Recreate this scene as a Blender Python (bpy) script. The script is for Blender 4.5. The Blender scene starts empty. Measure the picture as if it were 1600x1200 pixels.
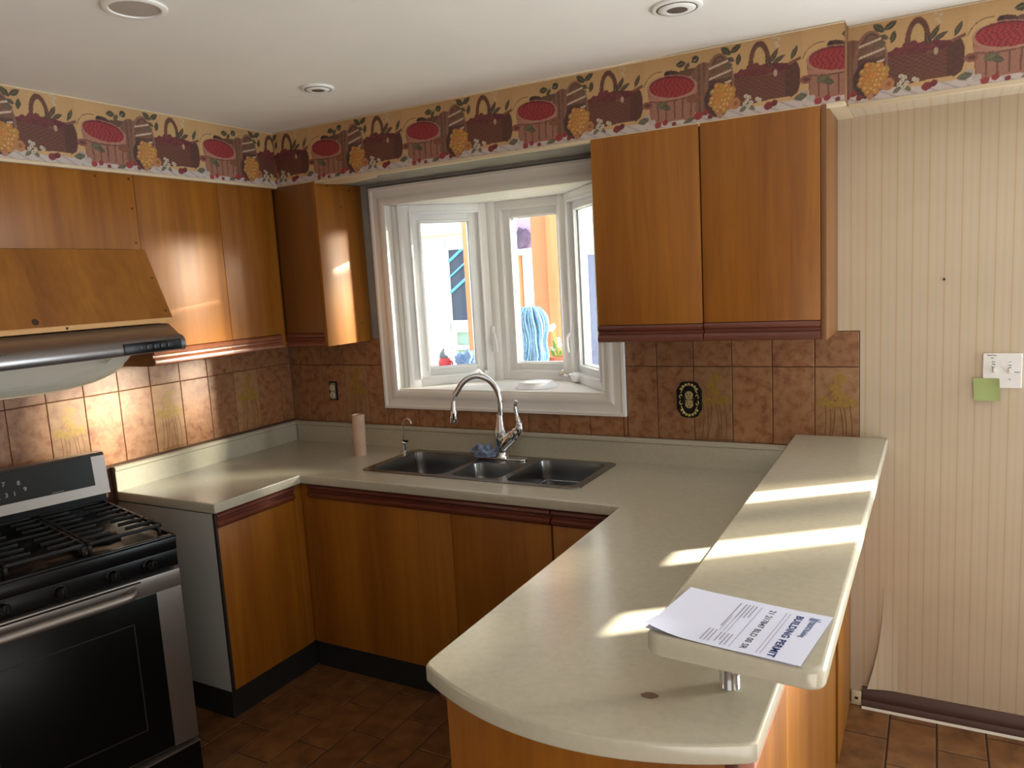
import bpy, bmesh, math, random
import numpy as np
from mathutils import Vector, Matrix, noise
random.seed(7)
SC = bpy.context.scene
COL = SC.collection
R = math.radians
PI = math.pi

# ------------------------------------------------------------------ camera
cd = bpy.data.cameras.new('camera'); cam = bpy.data.objects.new('camera', cd); COL.objects.link(cam)
cd.sensor_fit = 'HORIZONTAL'; cd.sensor_width = 36.0; cd.lens = 1196.9 * 36 / 1600
cd.clip_start = 0.05; cd.clip_end = 200
yaw, pitch, roll = 0.5095, -0.1345, -0.0575
f = Vector((-math.sin(yaw) * math.cos(pitch), math.cos(yaw) * math.cos(pitch), math.sin(pitch)))
r0 = Vector((math.cos(yaw), math.sin(yaw), 0)); u0 = r0.cross(f)
r1 = r0 * math.cos(roll) + u0 * math.sin(roll); u1 = -r0 * math.sin(roll) + u0 * math.cos(roll)
m = Matrix((r1, u1, -f)).transposed().to_4x4(); m.translation = Vector((3.1456, -3.1153, 1.731))
cam.matrix_world = m
SC.camera = cam

# ------------------------------------------------------------------ light and exposure
SC.view_settings.view_transform = 'Standard'; SC.view_settings.look = 'None'
SC.view_settings.gamma = 1.0; SC.view_settings.use_curve_mapping = False
SC.view_settings.exposure = 0.22
w = bpy.data.worlds.new('sky'); SC.world = w; w.use_nodes = True
bg = w.node_tree.nodes['Background']; bg.inputs[0].default_value = (0.90, 0.95, 1.0, 1); bg.inputs[1].default_value = 3.0

def lamp(name, kind, loc, direction, energy, color, **kw):
    d = bpy.data.lights.new(name, kind); d.energy = energy; d.color = color
    for k, v in kw.items(): setattr(d, k, v)
    o = bpy.data.objects.new(name, d); COL.objects.link(o); o.location = loc
    o.rotation_euler = Vector(direction).to_track_quat('-Z', 'Y').to_euler()
    return o
def sun_dir(el, az):
    return (-math.cos(el) * math.cos(az), -math.cos(el) * math.sin(az), -math.sin(el))
# the low sun through the gaps of the patio door, and a broad second sun standing in for soft glare
lamp('sun', 'SUN', (8, 6, 4), sun_dir(R(10.4), R(37.6)), 75.0, (1.0, 0.93, 0.80), angle=R(0.9))
lamp('sun_glare', 'SUN', (8, 7, 3), sun_dir(R(4.6), R(37.0)), 17.5, (1.0, 0.86, 0.66), angle=R(8.0))
lamp('high_fill_sun', 'SUN', (8, 7, 4), sun_dir(R(16.0), R(37.0)), 15.0, (1.0, 0.90, 0.70), angle=R(8.0))  # extra sun added to light the left worktop
# fill lamps added to the right, behind the camera and at the patio door
lamp('right_fill', 'AREA', (5.9, -2.2, 1.7), (-1, 0.05, 0.12), 4.0, (0.97, 0.98, 1.0), shape='RECTANGLE', size=2.6, size_y=1.5)
lamp('rear_fill', 'AREA', (3.6, -5.8, 1.7), (-0.15, 1, 0.12), 5.0, (0.96, 0.98, 1.0), shape='RECTANGLE', size=3.0, size_y=1.4)
lamp('patio_fill', 'AREA', (4.65, -0.12, 1.25), (-0.6, -1, 0.30), 118.0, (0.80, 0.93, 1.0), shape='RECTANGLE', size=1.7, size_y=1.6)
# upward fill lamp added to brighten the ceiling, standing in for floor bounce
lamp('ceiling_fill', 'AREA', (4.3, -3.7, 0.2), (-0.25, 0.1, 1), 88.0, (1.0, 0.96, 0.91), shape='RECTANGLE', size=2.2, size_y=3.0)

# ------------------------------------------------------------------ helpers
FZ = -0.015      # floor level
ZC = 2.491       # ceiling
CT = 0.914       # worktop

def lin(c):
    return tuple(((x / 255) / 12.92 if x / 255 <= .04045 else ((x / 255 + .055) / 1.055) ** 2.4) for x in c[:3]) + (1.0,)

ORIG = {}
def _link(name, data, parent):
    o = bpy.data.objects.new(name, data); COL.objects.link(o)
    if parent is not None: o.parent = parent
    return o

def props(o, label=None, cat=None, group=None, kind=None):
    if label: o['label'] = label
    if cat: o['category'] = cat
    if group: o['group'] = group
    if kind: o['kind'] = kind
    return o

def thing(name, label, cat, loc=(0, 0, 0), rotz=0.0, group=None, local=False):
    o = _link(name, None, None); o.location = loc; o.rotation_euler = (0, 0, rotz); o.empty_display_size = 0.1
    ORIG[o] = Vector((0, 0, 0)) if (local or rotz) else Vector(loc)
    return props(o, label, cat, group)

def struct(name, loc=(0, 0, 0)):
    o = _link(name, None, None); o.location = loc; ORIG[o] = Vector(loc); o['kind'] = 'structure'; o.empty_display_size = 0.1
    return o

def finish(me, smooth=None):
    if smooth is not None:
        me.polygons.foreach_set('use_smooth', [True] * len(me.polygons))
        me.set_sharp_from_angle(angle=R(smooth))

def obj(name, bm, mat, parent=None, smooth=35, recalc=True, kind=None, label=None, origin=None):
    """bm in world coordinates (or local ones under a rotated thing)"""
    if recalc: bmesh.ops.recalc_face_normals(bm, faces=bm.faces)
    org = ORIG[parent] if parent is not None else (Vector(origin) if origin else Vector((0, 0, 0)))
    if org.length > 0: bmesh.ops.translate(bm, verts=bm.verts, vec=-org)
    me = bpy.data.meshes.new(name); bm.to_mesh(me); bm.free()
    me.materials.append(mat); finish(me, smooth)
    o = _link(name, me, parent)
    if parent is None: o.location = org
    ORIG[o] = org
    if kind: o['kind'] = kind
    if label: o['label'] = label
    return o

def meshobj(name, me, mat, parent=None, smooth=35, origin=None, kind=None):
    """me built in world coordinates"""
    org = ORIG[parent] if parent is not None else (Vector(origin) if origin else Vector((0, 0, 0)))
    if org.length > 0: me.transform(Matrix.Translation(-org))
    me.materials.clear(); me.materials.append(mat); finish(me, smooth); me.name = name
    o = _link(name, me, parent)
    if parent is None: o.location = org
    ORIG[o] = org
    if kind: o['kind'] = kind
    return o

def copy_tree(o, parent=None):
    c = o.copy(); COL.objects.link(c); ORIG[c] = ORIG.get(o, Vector())
    if parent is not None: c.parent = parent
    for ch in [x for x in COL.objects if x.parent == o]: copy_tree(ch, c)
    return c

BM = bmesh.new
def box(bm, x0, x1, y0, y1, z0, z1, bev=0.0, seg=2):
    vs = bmesh.ops.create_cube(bm, size=1.0)['verts']
    for v in vs:
        v.co = Vector(((x0 + x1) / 2 + v.co.x * (x1 - x0), (y0 + y1) / 2 + v.co.y * (y1 - y0), (z0 + z1) / 2 + v.co.z * (z1 - z0)))
    if bev > 0:
        es = list({e for v in vs for e in v.link_edges})
        bmesh.ops.bevel(bm, geom=es, offset=min(bev, .45 * min(x1 - x0, y1 - y0, z1 - z0)), segments=seg, affect='EDGES', profile=0.5)
    return bm

def prism(bm, poly, fn, a, b):
    """polygon (u,v) swept from a to b; fn(u,v,t)->xyz"""
    va = [bm.verts.new(fn(u, v, a)) for u, v in poly]; vb = [bm.verts.new(fn(u, v, b)) for u, v in poly]
    n = len(poly)
    for i in range(n): bm.faces.new((va[i], va[(i + 1) % n], vb[(i + 1) % n], vb[i]))
    bm.faces.new(va[::-1]); bm.faces.new(vb)
    return bm

def rail_y(bm, prof, x, y0, y1, z, sx=1):   # profile (out,up) along y, facing +x*sx
    return prism(bm, prof, lambda u, v, t: (x + sx * u, t, z + v), y0, y1)
def rail_x(bm, prof, y, x0, x1, z, sy=-1):  # along x, facing -y
    return prism(bm, prof, lambda u, v, t: (t, y + sy * u, z + v), x0, x1)

def tube(bm, pts, rad, n=10, cap=True):
    pts = [Vector(p) for p in pts]; rings = []
    if not hasattr(rad, '__len__'): rad = [rad] * len(pts)
    prev = None
    for i, p in enumerate(pts):
        t = (pts[min(i + 1, len(pts) - 1)] - pts[max(i - 1, 0)]).normalized()
        if prev is None:
            a = Vector((0, 0, 1)) if abs(t.z) < .9 else Vector((1, 0, 0))
            s = t.cross(a).normalized()
        else:
            s = (prev - t * prev.dot(t)).normalized()
        prev = s; q = t.cross(s)
        rings.append([bm.verts.new(p + rad[i] * (math.cos(2 * PI * k / n) * s + math.sin(2 * PI * k / n) * q)) for k in range(n)])
    for a, b in zip(rings, rings[1:]):
        for k in range(n): bm.faces.new((a[k], a[(k + 1) % n], b[(k + 1) % n], b[k]))
    if cap: bm.faces.new(rings[0][::-1]); bm.faces.new(rings[-1])
    return bm

def lathe(bm, prof, c, n=32, axis='z', close=True):
    """prof [(r,h)] ; axis z up from c, or 'y' out of a wall (-y)"""
    c = Vector(c); rings = []
    for r_, h in prof:
        ring = []
        for k in range(n):
            a = 2 * PI * k / n
            if axis == 'z': p = Vector((r_ * math.cos(a), r_ * math.sin(a), h))
            elif axis == 'y': p = Vector((r_ * math.cos(a), -h, r_ * math.sin(a)))
            else: p = Vector((h, r_ * math.cos(a), r_ * math.sin(a)))
            ring.append(bm.verts.new(c + p))
        rings.append(ring)
    for a, b in zip(rings, rings[1:]):
        for k in range(n): bm.faces.new((a[k], a[(k + 1) % n], b[(k + 1) % n], b[k]))
    if close: bm.faces.new(rings[0][::-1]); bm.faces.new(rings[-1])
    bmesh.ops.remove_doubles(bm, verts=bm.verts, dist=1e-6)
    return bm

def smooth_path(pts, k=6):
    pts = [Vector(p) for p in pts]; out = []
    P = [pts[0] * 2 - pts[1]] + pts + [pts[-1] * 2 - pts[-2]]
    for i in range(1, len(P) - 2):
        for j in range(k):
            t = j / k; a, b, c, d = P[i - 1:i + 3]
            out.append(.5 * ((2 * b) + (c - a) * t + (2 * a - 5 * b + 4 * c - d) * t * t + (3 * b - a - 3 * c + d) * t ** 3))
    out.append(pts[-1]); return out

def curve_prism(loops, z0, z1, bev=0.0, res=3):
    """closed outlines (first outer, others holes) as a filled slab with rounded edges"""
    cu = bpy.data.curves.new('outline', 'CURVE'); cu.dimensions = '2D'; cu.fill_mode = 'BOTH'
    cu.extrude = max((z1 - z0) / 2 - bev, 0); cu.bevel_depth = bev; cu.bevel_resolution = res; cu.offset = -bev
    for lp in loops:
        s = cu.splines.new('POLY'); s.points.add(len(lp) - 1); s.use_cyclic_u = True
        for q, p in zip(s.points, lp): q.co = (p[0], p[1], 0, 1)
    o = bpy.data.objects.new('outline', cu); COL.objects.link(o)
    dg = bpy.context.evaluated_depsgraph_get()
    me = bpy.data.meshes.new_from_object(o.evaluated_get(dg))
    bpy.data.objects.remove(o); bpy.data.curves.remove(cu)
    me.transform(Matrix.Translation((0, 0, (z0 + z1) / 2)))
    return me

def text_mesh(s, size, extrude=0.0001, bold=0.0, align='LEFT', spacing=1.0, shear=0.0):
    cu = bpy.data.curves.new('txt', 'FONT'); cu.body = s; cu.size = size; cu.extrude = extrude; cu.offset = bold
    cu.align_x = align; cu.space_character = spacing; cu.resolution_u = 3; cu.shear = shear
    o = bpy.data.objects.new('txt', cu); COL.objects.link(o)
    dg = bpy.context.evaluated_depsgraph_get()
    me = bpy.data.meshes.new_from_object(o.evaluated_get(dg))
    bpy.data.objects.remove(o); bpy.data.curves.remove(cu)
    return me

def rrect(x0, x1, y0, y1, r_, n=5):
    out = []
    for cx, cy, a0 in ((x1 - r_, y1 - r_, 0), (x0 + r_, y1 - r_, 90), (x0 + r_, y0 + r_, 180), (x1 - r_, y0 + r_, 270)):
        for k in range(n + 1):
            a = R(a0 + 90 * k / n); out.append((cx + r_ * math.cos(a), cy + r_ * math.sin(a)))
    return out

# ------------------------------------------------------------------ materials
def new_mat(name):
    mt = bpy.data.materials.new(name); mt.use_nodes = True
    nt = mt.node_tree; b = nt.nodes['Principled BSDF']
    return mt, nt, b

def plain(name, col, rough=0.5, metal=0.0, var=0.0, scale=30, bump=0.0, bscale=200, spec=0.5, coat=0.0, alpha=None):
    mt, nt, b = new_mat(name); c = lin(col)
    b.inputs['Base Color'].default_value = c; b.inputs['Roughness'].default_value = rough; b.inputs['Metallic'].default_value = metal
    b.inputs['Specular IOR Level'].default_value = spec; b.inputs['Coat Weight'].default_value = coat; b.inputs['Coat Roughness'].default_value = .15
    tc = nt.nodes.new('ShaderNodeTexCoord')
    if var > 0:
        n = nt.nodes.new('ShaderNodeTexNoise'); n.inputs['Scale'].default_value = scale; n.inputs['Detail'].default_value = 5
        nt.links.new(tc.outputs['Object'], n.inputs['Vector'])
        rp = nt.nodes.new('ShaderNodeValToRGB')
        rp.color_ramp.elements[0].position = .3; rp.color_ramp.elements[1].position = .7
        rp.color_ramp.elements[0].color = tuple(x * (1 - var) for x in c[:3]) + (1,)
        rp.color_ramp.elements[1].color = tuple(min(1, x * (1 + var)) for x in c[:3]) + (1,)
        nt.links.new(n.outputs[0], rp.inputs[0]); nt.links.new(rp.outputs[0], b.inputs['Base Color'])
    if bump > 0:
        n2 = nt.nodes.new('ShaderNodeTexNoise'); n2.inputs['Scale'].default_value = bscale; n2.inputs['Detail'].default_value = 3
        nt.links.new(tc.outputs['Object'], n2.inputs['Vector'])
        bp = nt.nodes.new('ShaderNodeBump'); bp.inputs['Strength'].default_value = bump; bp.inputs['Distance'].default_value = .002
        nt.links.new(n2.outputs[0], bp.inputs['Height']); nt.links.new(bp.outputs[0], b.inputs['Normal'])
    return mt

def wood(name, c1, c2, rough=0.35, sc=(28, 28, 1.6), coat=0.25, rnd=True, spec=0.5):
    mt, nt, b = new_mat(name)
    tc = nt.nodes.new('ShaderNodeTexCoord'); mp = nt.nodes.new('ShaderNodeMapping')
    mp.inputs['Scale'].default_value = sc
    nt.links.new(tc.outputs['Object'], mp.inputs['Vector'])
    if rnd:
        oi = nt.nodes.new('ShaderNodeObjectInfo'); ml = nt.nodes.new('ShaderNodeMath'); ml.operation = 'MULTIPLY'; ml.inputs[1].default_value = 31
        nt.links.new(oi.outputs['Random'], ml.inputs[0]); nt.links.new(ml.outputs[0], mp.inputs['Location'])
    n = nt.nodes.new('ShaderNodeTexNoise'); n.inputs['Scale'].default_value = 1.0; n.inputs['Detail'].default_value = 6; n.inputs['Roughness'].default_value = .62
    n.inputs['Distortion'].default_value = .6
    nt.links.new(mp.outputs[0], n.inputs['Vector'])
    n2 = nt.nodes.new('ShaderNodeTexNoise'); n2.inputs['Scale'].default_value = .22; n2.inputs['Detail'].default_value = 2
    nt.links.new(mp.outputs[0], n2.inputs['Vector'])
    ad = nt.nodes.new('ShaderNodeMath'); ad.operation = 'MULTIPLY_ADD'; ad.inputs[1].default_value = .5
    nt.links.new(n2.outputs[0], ad.inputs[0]);
    hf = nt.nodes.new('ShaderNodeMath'); hf.operation = 'MULTIPLY'; hf.inputs[1].default_value = .5
    nt.links.new(n.outputs[0], hf.inputs[0]); nt.links.new(hf.outputs[0], ad.inputs[2])
    rp = nt.nodes.new('ShaderNodeValToRGB'); rp.color_ramp.elements[0].position = .33; rp.color_ramp.elements[1].position = .67
    rp.color_ramp.elements[0].color = lin(c1); rp.color_ramp.elements[1].color = lin(c2)
    nt.links.new(ad.outputs[0], rp.inputs[0]); nt.links.new(rp.outputs[0], b.inputs['Base Color'])
    b.inputs['Roughness'].default_value = rough; b.inputs['Coat Weight'].default_value = coat; b.inputs['Coat Roughness'].default_value = .42
    b.inputs['Specular IOR Level'].default_value = spec
    bp = nt.nodes.new('ShaderNodeBump'); bp.inputs['Strength'].default_value = .06; bp.inputs['Distance'].default_value = .001
    nt.links.new(n.outputs[0], bp.inputs['Height']); nt.links.new(bp.outputs[0], b.inputs['Normal'])
    return mt

def mottled(name, c1, c2, c3, rough, scale, rnd=True, coat=0.0, bump=.15):
    mt, nt, b = new_mat(name)
    tc = nt.nodes.new('ShaderNodeTexCoord'); mp = nt.nodes.new('ShaderNodeMapping')
    nt.links.new(tc.outputs['Object'], mp.inputs['Vector'])
    oi = nt.nodes.new('ShaderNodeObjectInfo')
    if rnd:
        ml = nt.nodes.new('ShaderNodeMath'); ml.operation = 'MULTIPLY'; ml.inputs[1].default_value = 57
        nt.links.new(oi.outputs['Random'], ml.inputs[0]); nt.links.new(ml.outputs[0], mp.inputs['Location'])
    n = nt.nodes.new('ShaderNodeTexNoise'); n.inputs['Scale'].default_value = scale; n.inputs['Detail'].default_value = 7; n.inputs['Roughness'].default_value = .55; n.inputs['Distortion'].default_value = .35
    nt.links.new(mp.outputs[0], n.inputs['Vector'])
    rp = nt.nodes.new('ShaderNodeValToRGB'); e = rp.color_ramp.elements
    e[0].position = .3; e[0].color = lin(c1); e[1].position = .72; e[1].color = lin(c3); k = e.new(.5); k.color = lin(c2)
    nt.links.new(n.outputs[0], rp.inputs[0])
    hs = nt.nodes.new('ShaderNodeHueSaturation'); mr = nt.nodes.new('ShaderNodeMapRange')
    mr.inputs['To Min'].default_value = .86; mr.inputs['To Max'].default_value = 1.1
    nt.links.new(oi.outputs['Random'], mr.inputs['Value']); nt.links.new(mr.outputs[0], hs.inputs['Value']); nt.links.new(rp.outputs[0], hs.inputs['Color'])
    nt.links.new(hs.outputs[0], b.inputs['Base Color'])
    b.inputs['Roughness'].default_value = rough; b.inputs['Coat Weight'].default_value = coat; b.inputs['Coat Roughness'].default_value = .2
    bp = nt.nodes.new('ShaderNodeBump'); bp.inputs['Strength'].default_value = bump; bp.inputs['Distance'].default_value = .003
    nt.links.new(n.outputs[0], bp.inputs['Height']); nt.links.new(bp.outputs[0], b.inputs['Normal'])
    return mt

def striped(name):
    """cream wallpaper with thin tan vertical pinstripes about 32 mm apart"""
    mt, nt, b = new_mat(name)
    tc = nt.nodes.new('ShaderNodeTexCoord'); sx = nt.nodes.new('ShaderNodeSeparateXYZ'); nt.links.new(tc.outputs['Object'], sx.inputs[0])
    md = nt.nodes.new('ShaderNodeMath'); md.operation = 'PINGPONG'; md.inputs[1].default_value = .02515
    nt.links.new(sx.outputs['X'], md.inputs[0])
    rp = nt.nodes.new('ShaderNodeValToRGB'); e = rp.color_ramp.elements
    dv = nt.nodes.new('ShaderNodeMath'); dv.operation = 'DIVIDE'; dv.inputs[1].default_value = .02515
    nt.links.new(md.outputs[0], dv.inputs[0]); nt.links.new(dv.outputs[0], rp.inputs[0])
    e[0].position = .0; e[0].color = lin((184, 160, 126)); e[1].position = .15; e[1].color = lin((196, 176, 150))
    k = e.new(.6); k.color = lin((198, 180, 155)); k = e.new(1.0); k.color = lin((194, 175, 150))
    n = nt.nodes.new('ShaderNodeTexNoise'); n.inputs['Scale'].default_value = 3; n.inputs['Detail'].default_value = 5
    nt.links.new(tc.outputs['Object'], n.inputs['Vector'])
    mx = nt.nodes.new('ShaderNodeMix'); mx.data_type = 'RGBA'; mx.blend_type = 'MULTIPLY'; mx.inputs[0].default_value = .25
    r2 = nt.nodes.new('ShaderNodeValToRGB'); r2.color_ramp.elements[0].color = (.7, .66, .62, 1); r2.color_ramp.elements[0].position = .3; r2.color_ramp.elements[1].position = .6
    nt.links.new(n.outputs[0], r2.inputs[0]); nt.links.new(rp.outputs[0], mx.inputs[6]); nt.links.new(r2.outputs[0], mx.inputs[7])
    nt.links.new(mx.outputs[2], b.inputs['Base Color']); b.inputs['Roughness'].default_value = .6
    return mt

def glass(name, tint=(.8, .85, .88), refl=.09):
    """thin window pane: lets light through with a tint, mirrors a little"""
    mt = bpy.data.materials.new(name); mt.use_nodes = True; nt = mt.node_tree; nt.nodes.clear()
    o = nt.nodes.new('ShaderNodeOutputMaterial'); t = nt.nodes.new('ShaderNodeBsdfTransparent'); g = nt.nodes.new('ShaderNodeBsdfGlossy'); mx = nt.nodes.new('ShaderNodeMixShader')
    t.inputs[0].default_value = tint + (1,); g.inputs['Roughness'].default_value = .03; mx.inputs[0].default_value = refl
    nt.links.new(t.outputs[0], mx.inputs[1]); nt.links.new(g.outputs[0], mx.inputs[2]); nt.links.new(mx.outputs[0], o.inputs[0])
    return mt

def vcol(name, rough=.55):
    mt, nt, b = new_mat(name); a = nt.nodes.new('ShaderNodeVertexColor'); a.layer_name = 'ink'
    nt.links.new(a.outputs[0], b.inputs['Base Color']); b.inputs['Roughness'].default_value = rough
    return mt

M = {}
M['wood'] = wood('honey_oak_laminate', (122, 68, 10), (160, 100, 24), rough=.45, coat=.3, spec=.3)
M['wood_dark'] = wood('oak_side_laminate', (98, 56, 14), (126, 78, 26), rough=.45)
M['rail'] = wood('mahogany_rail', (82, 36, 24), (112, 56, 38), rough=.28, sc=(4, 4, 40), coat=.5)
M['rail_lit'] = wood('mahogany_rail_lit', (112, 60, 36), (140, 82, 52), rough=.35, sc=(4, 40, 40), coat=.4)  # lighter copy of the rail wood, with the window glare put into its colour
M['raw_wood'] = wood('raw_pine_strip', (190, 140, 85), (215, 168, 110), rough=.6, sc=(30, 2, 30), coat=0)
M['pine_post'] = wood('cedar_post', (188, 124, 84), (210, 152, 110), rough=.75, sc=(18, 18, 1.2), coat=0)
M['plywood'] = wood('weathered_plywood', (186, 124, 90), (208, 148, 112), rough=.8, sc=(9, 9, .9), coat=0)
M['white_panel'] = plain('white_melamine', (158, 156, 150), .5)
M['kick'] = plain('black_toe_kick', (30, 30, 30), .45)
M['gap'] = plain('dark_gap', (40, 28, 20), .7)
M['laminate'] = plain('almond_laminate', (182, 175, 156), .2, var=.04, scale=60, spec=.6)
M['drywall'] = plain('grey_drywall', (150, 147, 140), .9, var=.12, scale=9)
M['ceiling'] = plain('ceiling_paint', (232, 226, 217), .85, var=.025, scale=3)
M['wall'] = plain('painted_wall', (150, 138, 122), .8)
M['wallpaper'] = striped('striped_wallpaper')
M['grout'] = plain('brown_grout', (86, 56, 40), .9)
M['tile'] = mottled('glazed_wall_tile', (122, 70, 38), (150, 102, 66), (162, 118, 80), .42, 30, coat=.12)
M['tile_palm'] = mottled('glazed_palm_tile', (134, 90, 54), (154, 112, 74), (164, 124, 86), .42, 26, coat=.12)
M['palm'] = plain('palm_glaze', (150, 116, 48), .35, var=.2, scale=60)
M['palm_trunk'] = plain('palm_trunk_glaze', (112, 76, 44), .35)
M['floor_tile'] = mottled('terracotta_floor_tile', (84, 52, 28), (108, 70, 38), (126, 86, 50), .38, 13, coat=.1)
M['floor_grout'] = plain('floor_grout', (50, 32, 20), .9)
M['trim_cream'] = plain('cream_trim_paint', (206, 186, 154), .5)
M['white_paint'] = plain('white_window_paint', (236, 232, 226), .42)
M['vinyl'] = plain('white_vinyl', (240, 240, 240), .35)
M['gasket'] = plain('window_gasket', (70, 70, 74), .6)
M['pane'] = glass('window_glass', (.62, .66, .68), .05)
M['patio_pane'] = glass('patio_glass', (.66, .66, .66), .08)
M['baseboard'] = wood('brown_baseboard', (66, 40, 30), (86, 56, 44), rough=.45, sc=(3, 40, 40))
M['caulk'] = plain('white_caulk', (206, 196, 180), .7)
M['steel'] = plain('brushed_steel', (176, 176, 180), .3, metal=1.0)
M['steel_sink'] = plain('sink_steel', (138, 137, 136), .25, metal=1.0)
M['steel_range'] = plain('range_steel', (146, 138, 132), .4, metal=.85)
M['chrome'] = plain('chrome', (225, 225, 228), .06, metal=1.0)
M['hood'] = plain('hood_steel', (158, 154, 154), .28, metal=.9)
M['black'] = plain('black_enamel', (10, 10, 11), .3, spec=.25)
M['black_gloss'] = plain('black_glass', (8, 9, 7), .32, spec=.18)
M['iron'] = plain('cast_iron', (16, 16, 17), .5, spec=.3)
M['display'] = plain('display_glass', (30, 29, 28), .3, spec=.2)
M['legend'] = plain('keypad_print', (138, 136, 134), .5)
M['lens'] = plain('hood_lens', (214, 210, 196), .4)
M['lens'].node_tree.nodes['Principled BSDF'].inputs['Transmission Weight'].default_value = .35
M['card'] = plain('cardboard', (190, 160, 138), .8, var=.06)
M['card_in'] = plain('cardboard_core', (150, 116, 92), .9)
M['foam'] = plain('white_foam', (244, 244, 246), .5)
M['paper'] = plain('white_paper', (222, 224, 244), .7)
M['ink_blue'] = plain('blue_ink', (38, 62, 140), .6)
M['ink_logo'] = plain('steel_blue_ink', (72, 104, 156), .6)
M['ink_black'] = plain('dark_ink', (62, 62, 70), .6)
M['ink_grey'] = plain('grey_ink', (150, 150, 165), .6)
M['cloth'] = plain('blue_cloth', (128, 142, 168), .9, var=.25, scale=40)
M['bulb'] = plain('lamp_lens', (206, 196, 186), .5)
M['socket'] = plain('dark_socket', (96, 84, 74), .6)
M['ivory'] = plain('ivory_plastic', (206, 192, 160), .4)
M['box_dark'] = plain('outlet_box_dark', (30, 22, 18), .8)
M['antique'] = plain('antique_black_metal', (34, 31, 28), .35, metal=.6)
M['gold'] = plain('gilt_relief', (196, 178, 120), .3, metal=.8)
M['plate_white'] = plain('white_switch_plastic', (226, 222, 218), .4)
M['sticky'] = plain('green_sticky_paper', (160, 174, 112), .8)
M['screw'] = plain('dark_screw_plug', (58, 34, 18), .6)
M['border'] = vcol('fruit_basket_border')
M['stucco'] = plain('pale_stucco', (226, 224, 220), .95, var=.16, scale=22, bump=.6, bscale=60)
M['dark_window'] = plain('dark_far_window', (66, 78, 98), .15)
M['sky_reflection'] = plain('sky_reflection_blue', (110, 190, 235), .4)
M['mop'] = plain('blue_mop_yarn', (126, 164, 200), .9, var=.25, scale=50)
M['terracotta'] = plain('terracotta_pot', (204, 110, 84), .8)
M['leaf'] = plain('bright_leaf', (112, 160, 62), .6)
M['petal'] = plain('cream_petal', (246, 244, 226), .6)
M['red'] = plain('red_plastic', (196, 58, 70), .4)
M['grey_cap'] = plain('grey_cap', (104, 112, 124), .5)
M['blue_bag'] = plain('blue_plastic', (116, 150, 200), .5, var=.2, scale=8)
M['lilac'] = plain('lilac_board', (176, 164, 200), .8)
M['deck'] = wood('grey_deck', (150, 130, 110), (180, 160, 140), rough=.8, sc=(2, 20, 20), coat=0)
M['lawn'] = plain('pale_ground', (150, 160, 120), .9, var=.2, scale=3)
M['green_bin'] = plain('green_tarp', (120, 170, 140), .7, var=.2, scale=9)

# ------------------------------------------------------------------ room shell
XR, YF = 6.2, -6.2
wb = struct('wall_back')
b = BM()
T = .006   # the wall sheet stands 6 mm behind the finished tile / paper face
for x0, x1, z0, z1 in ((-.1, .70, FZ, ZC), (.70, 1.92, FZ, 1.17), (.70, 1.92, 2.18, ZC), (1.92, 3.72, FZ, ZC), (3.72, 5.62, 2.1, ZC), (5.62, XR, FZ, ZC)):
    box(b, x0, x1, T, .10 if x1 < 3.8 else .05, z0, z1)
obj('drywall', b, M['drywall'], wb, None)
wl = struct('wall_left')
obj('drywall', box(BM(), -.1, -T, YF, T, FZ, ZC), M['drywall'], wl, None)
wr = struct('wall_right')
b = BM(); box(b, XR, XR + .1, YF, .05, FZ, ZC); obj('plaster', b, M['wall'], wr, None)
wf = struct('wall_front')
obj('plaster', box(BM(), -.1, XR + .1, YF - .1, YF, FZ, ZC), M['wall'], wf, None)
fl = struct('floor')
obj('grout_bed', box(BM(), -.1, XR, YF, T, FZ - .12, FZ - .004), M['floor_grout'], fl, None)
ce = obj('ceiling', box(BM(), -.1, XR + .1, YF, .12, ZC, ZC + .1), M['ceiling'], None, None); ce['kind'] = 'structure'

# wallpaper on the back wall
b = BM()
box(b, 2.899, 3.72, 0, T, FZ, ZC); box(b, 2.84, 2.899, 0, T, FZ, CT - .05); box(b, 5.62, XR, 0, T, FZ, ZC); box(b, 2.80, 2.899, 0, T, 1.4725, ZC)
obj('wallpaper', b, M['wallpaper'], wb, None)
# curled lower end of a loose wallpaper drop
b = BM(); rows = []
for i in range(15):
    t = i / 14; z = .066 + .42 * t; lift = .022 * (1 - t) ** 2
    rows.append([b.verts.new((2.985 - .055 * (1 - t) ** 2.2 * (1 - s) + .05 * s, -.0008 - lift * (1 - s) ** 1.5, z)) for s in (0, .12, .3, .6, 1)])
for a, c in zip(rows, rows[1:]):
    for k in range(4): b.faces.new((a[k], a[k + 1], c[k + 1], c[k]))
obj('loose_paper_edge', b, M['wallpaper'], wb)

# wall tiles, each an object of its own
TILE = {}
def tile_mesh(w_, h_, key):
    k = (round(w_, 3), round(h_, 3), key)
    if k not in TILE:
        bm = BM(); t = .0055; e = .0016
        P = [(-w_ / 2, -h_ / 2), (w_ / 2, -h_ / 2), (w_ / 2, h_ / 2), (-w_ / 2, h_ / 2)]
        a = [bm.verts.new((x, t, z)) for x, z in P]; c = [bm.verts.new((x, .0012, z)) for x, z in P]
        d = [bm.verts.new((x - math.copysign(e, x), 0, z - math.copysign(e, z))) for x, z in P]
        for i in range(4):
            j = (i + 1) % 4; bm.faces.new((a[i], a[j], c[j], c[i])); bm.faces.new((c[i], c[j], d[j], d[i]))
        bm.faces.new(d); bmesh.ops.recalc_face_normals(bm, faces=bm.faces)
        me = bpy.data.meshes.new('wall_tile'); bm.to_mesh(me); bm.free(); me.materials.append(M['tile_palm' if key else 'tile']); TILE[k] = me
    return TILE[k]

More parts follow.
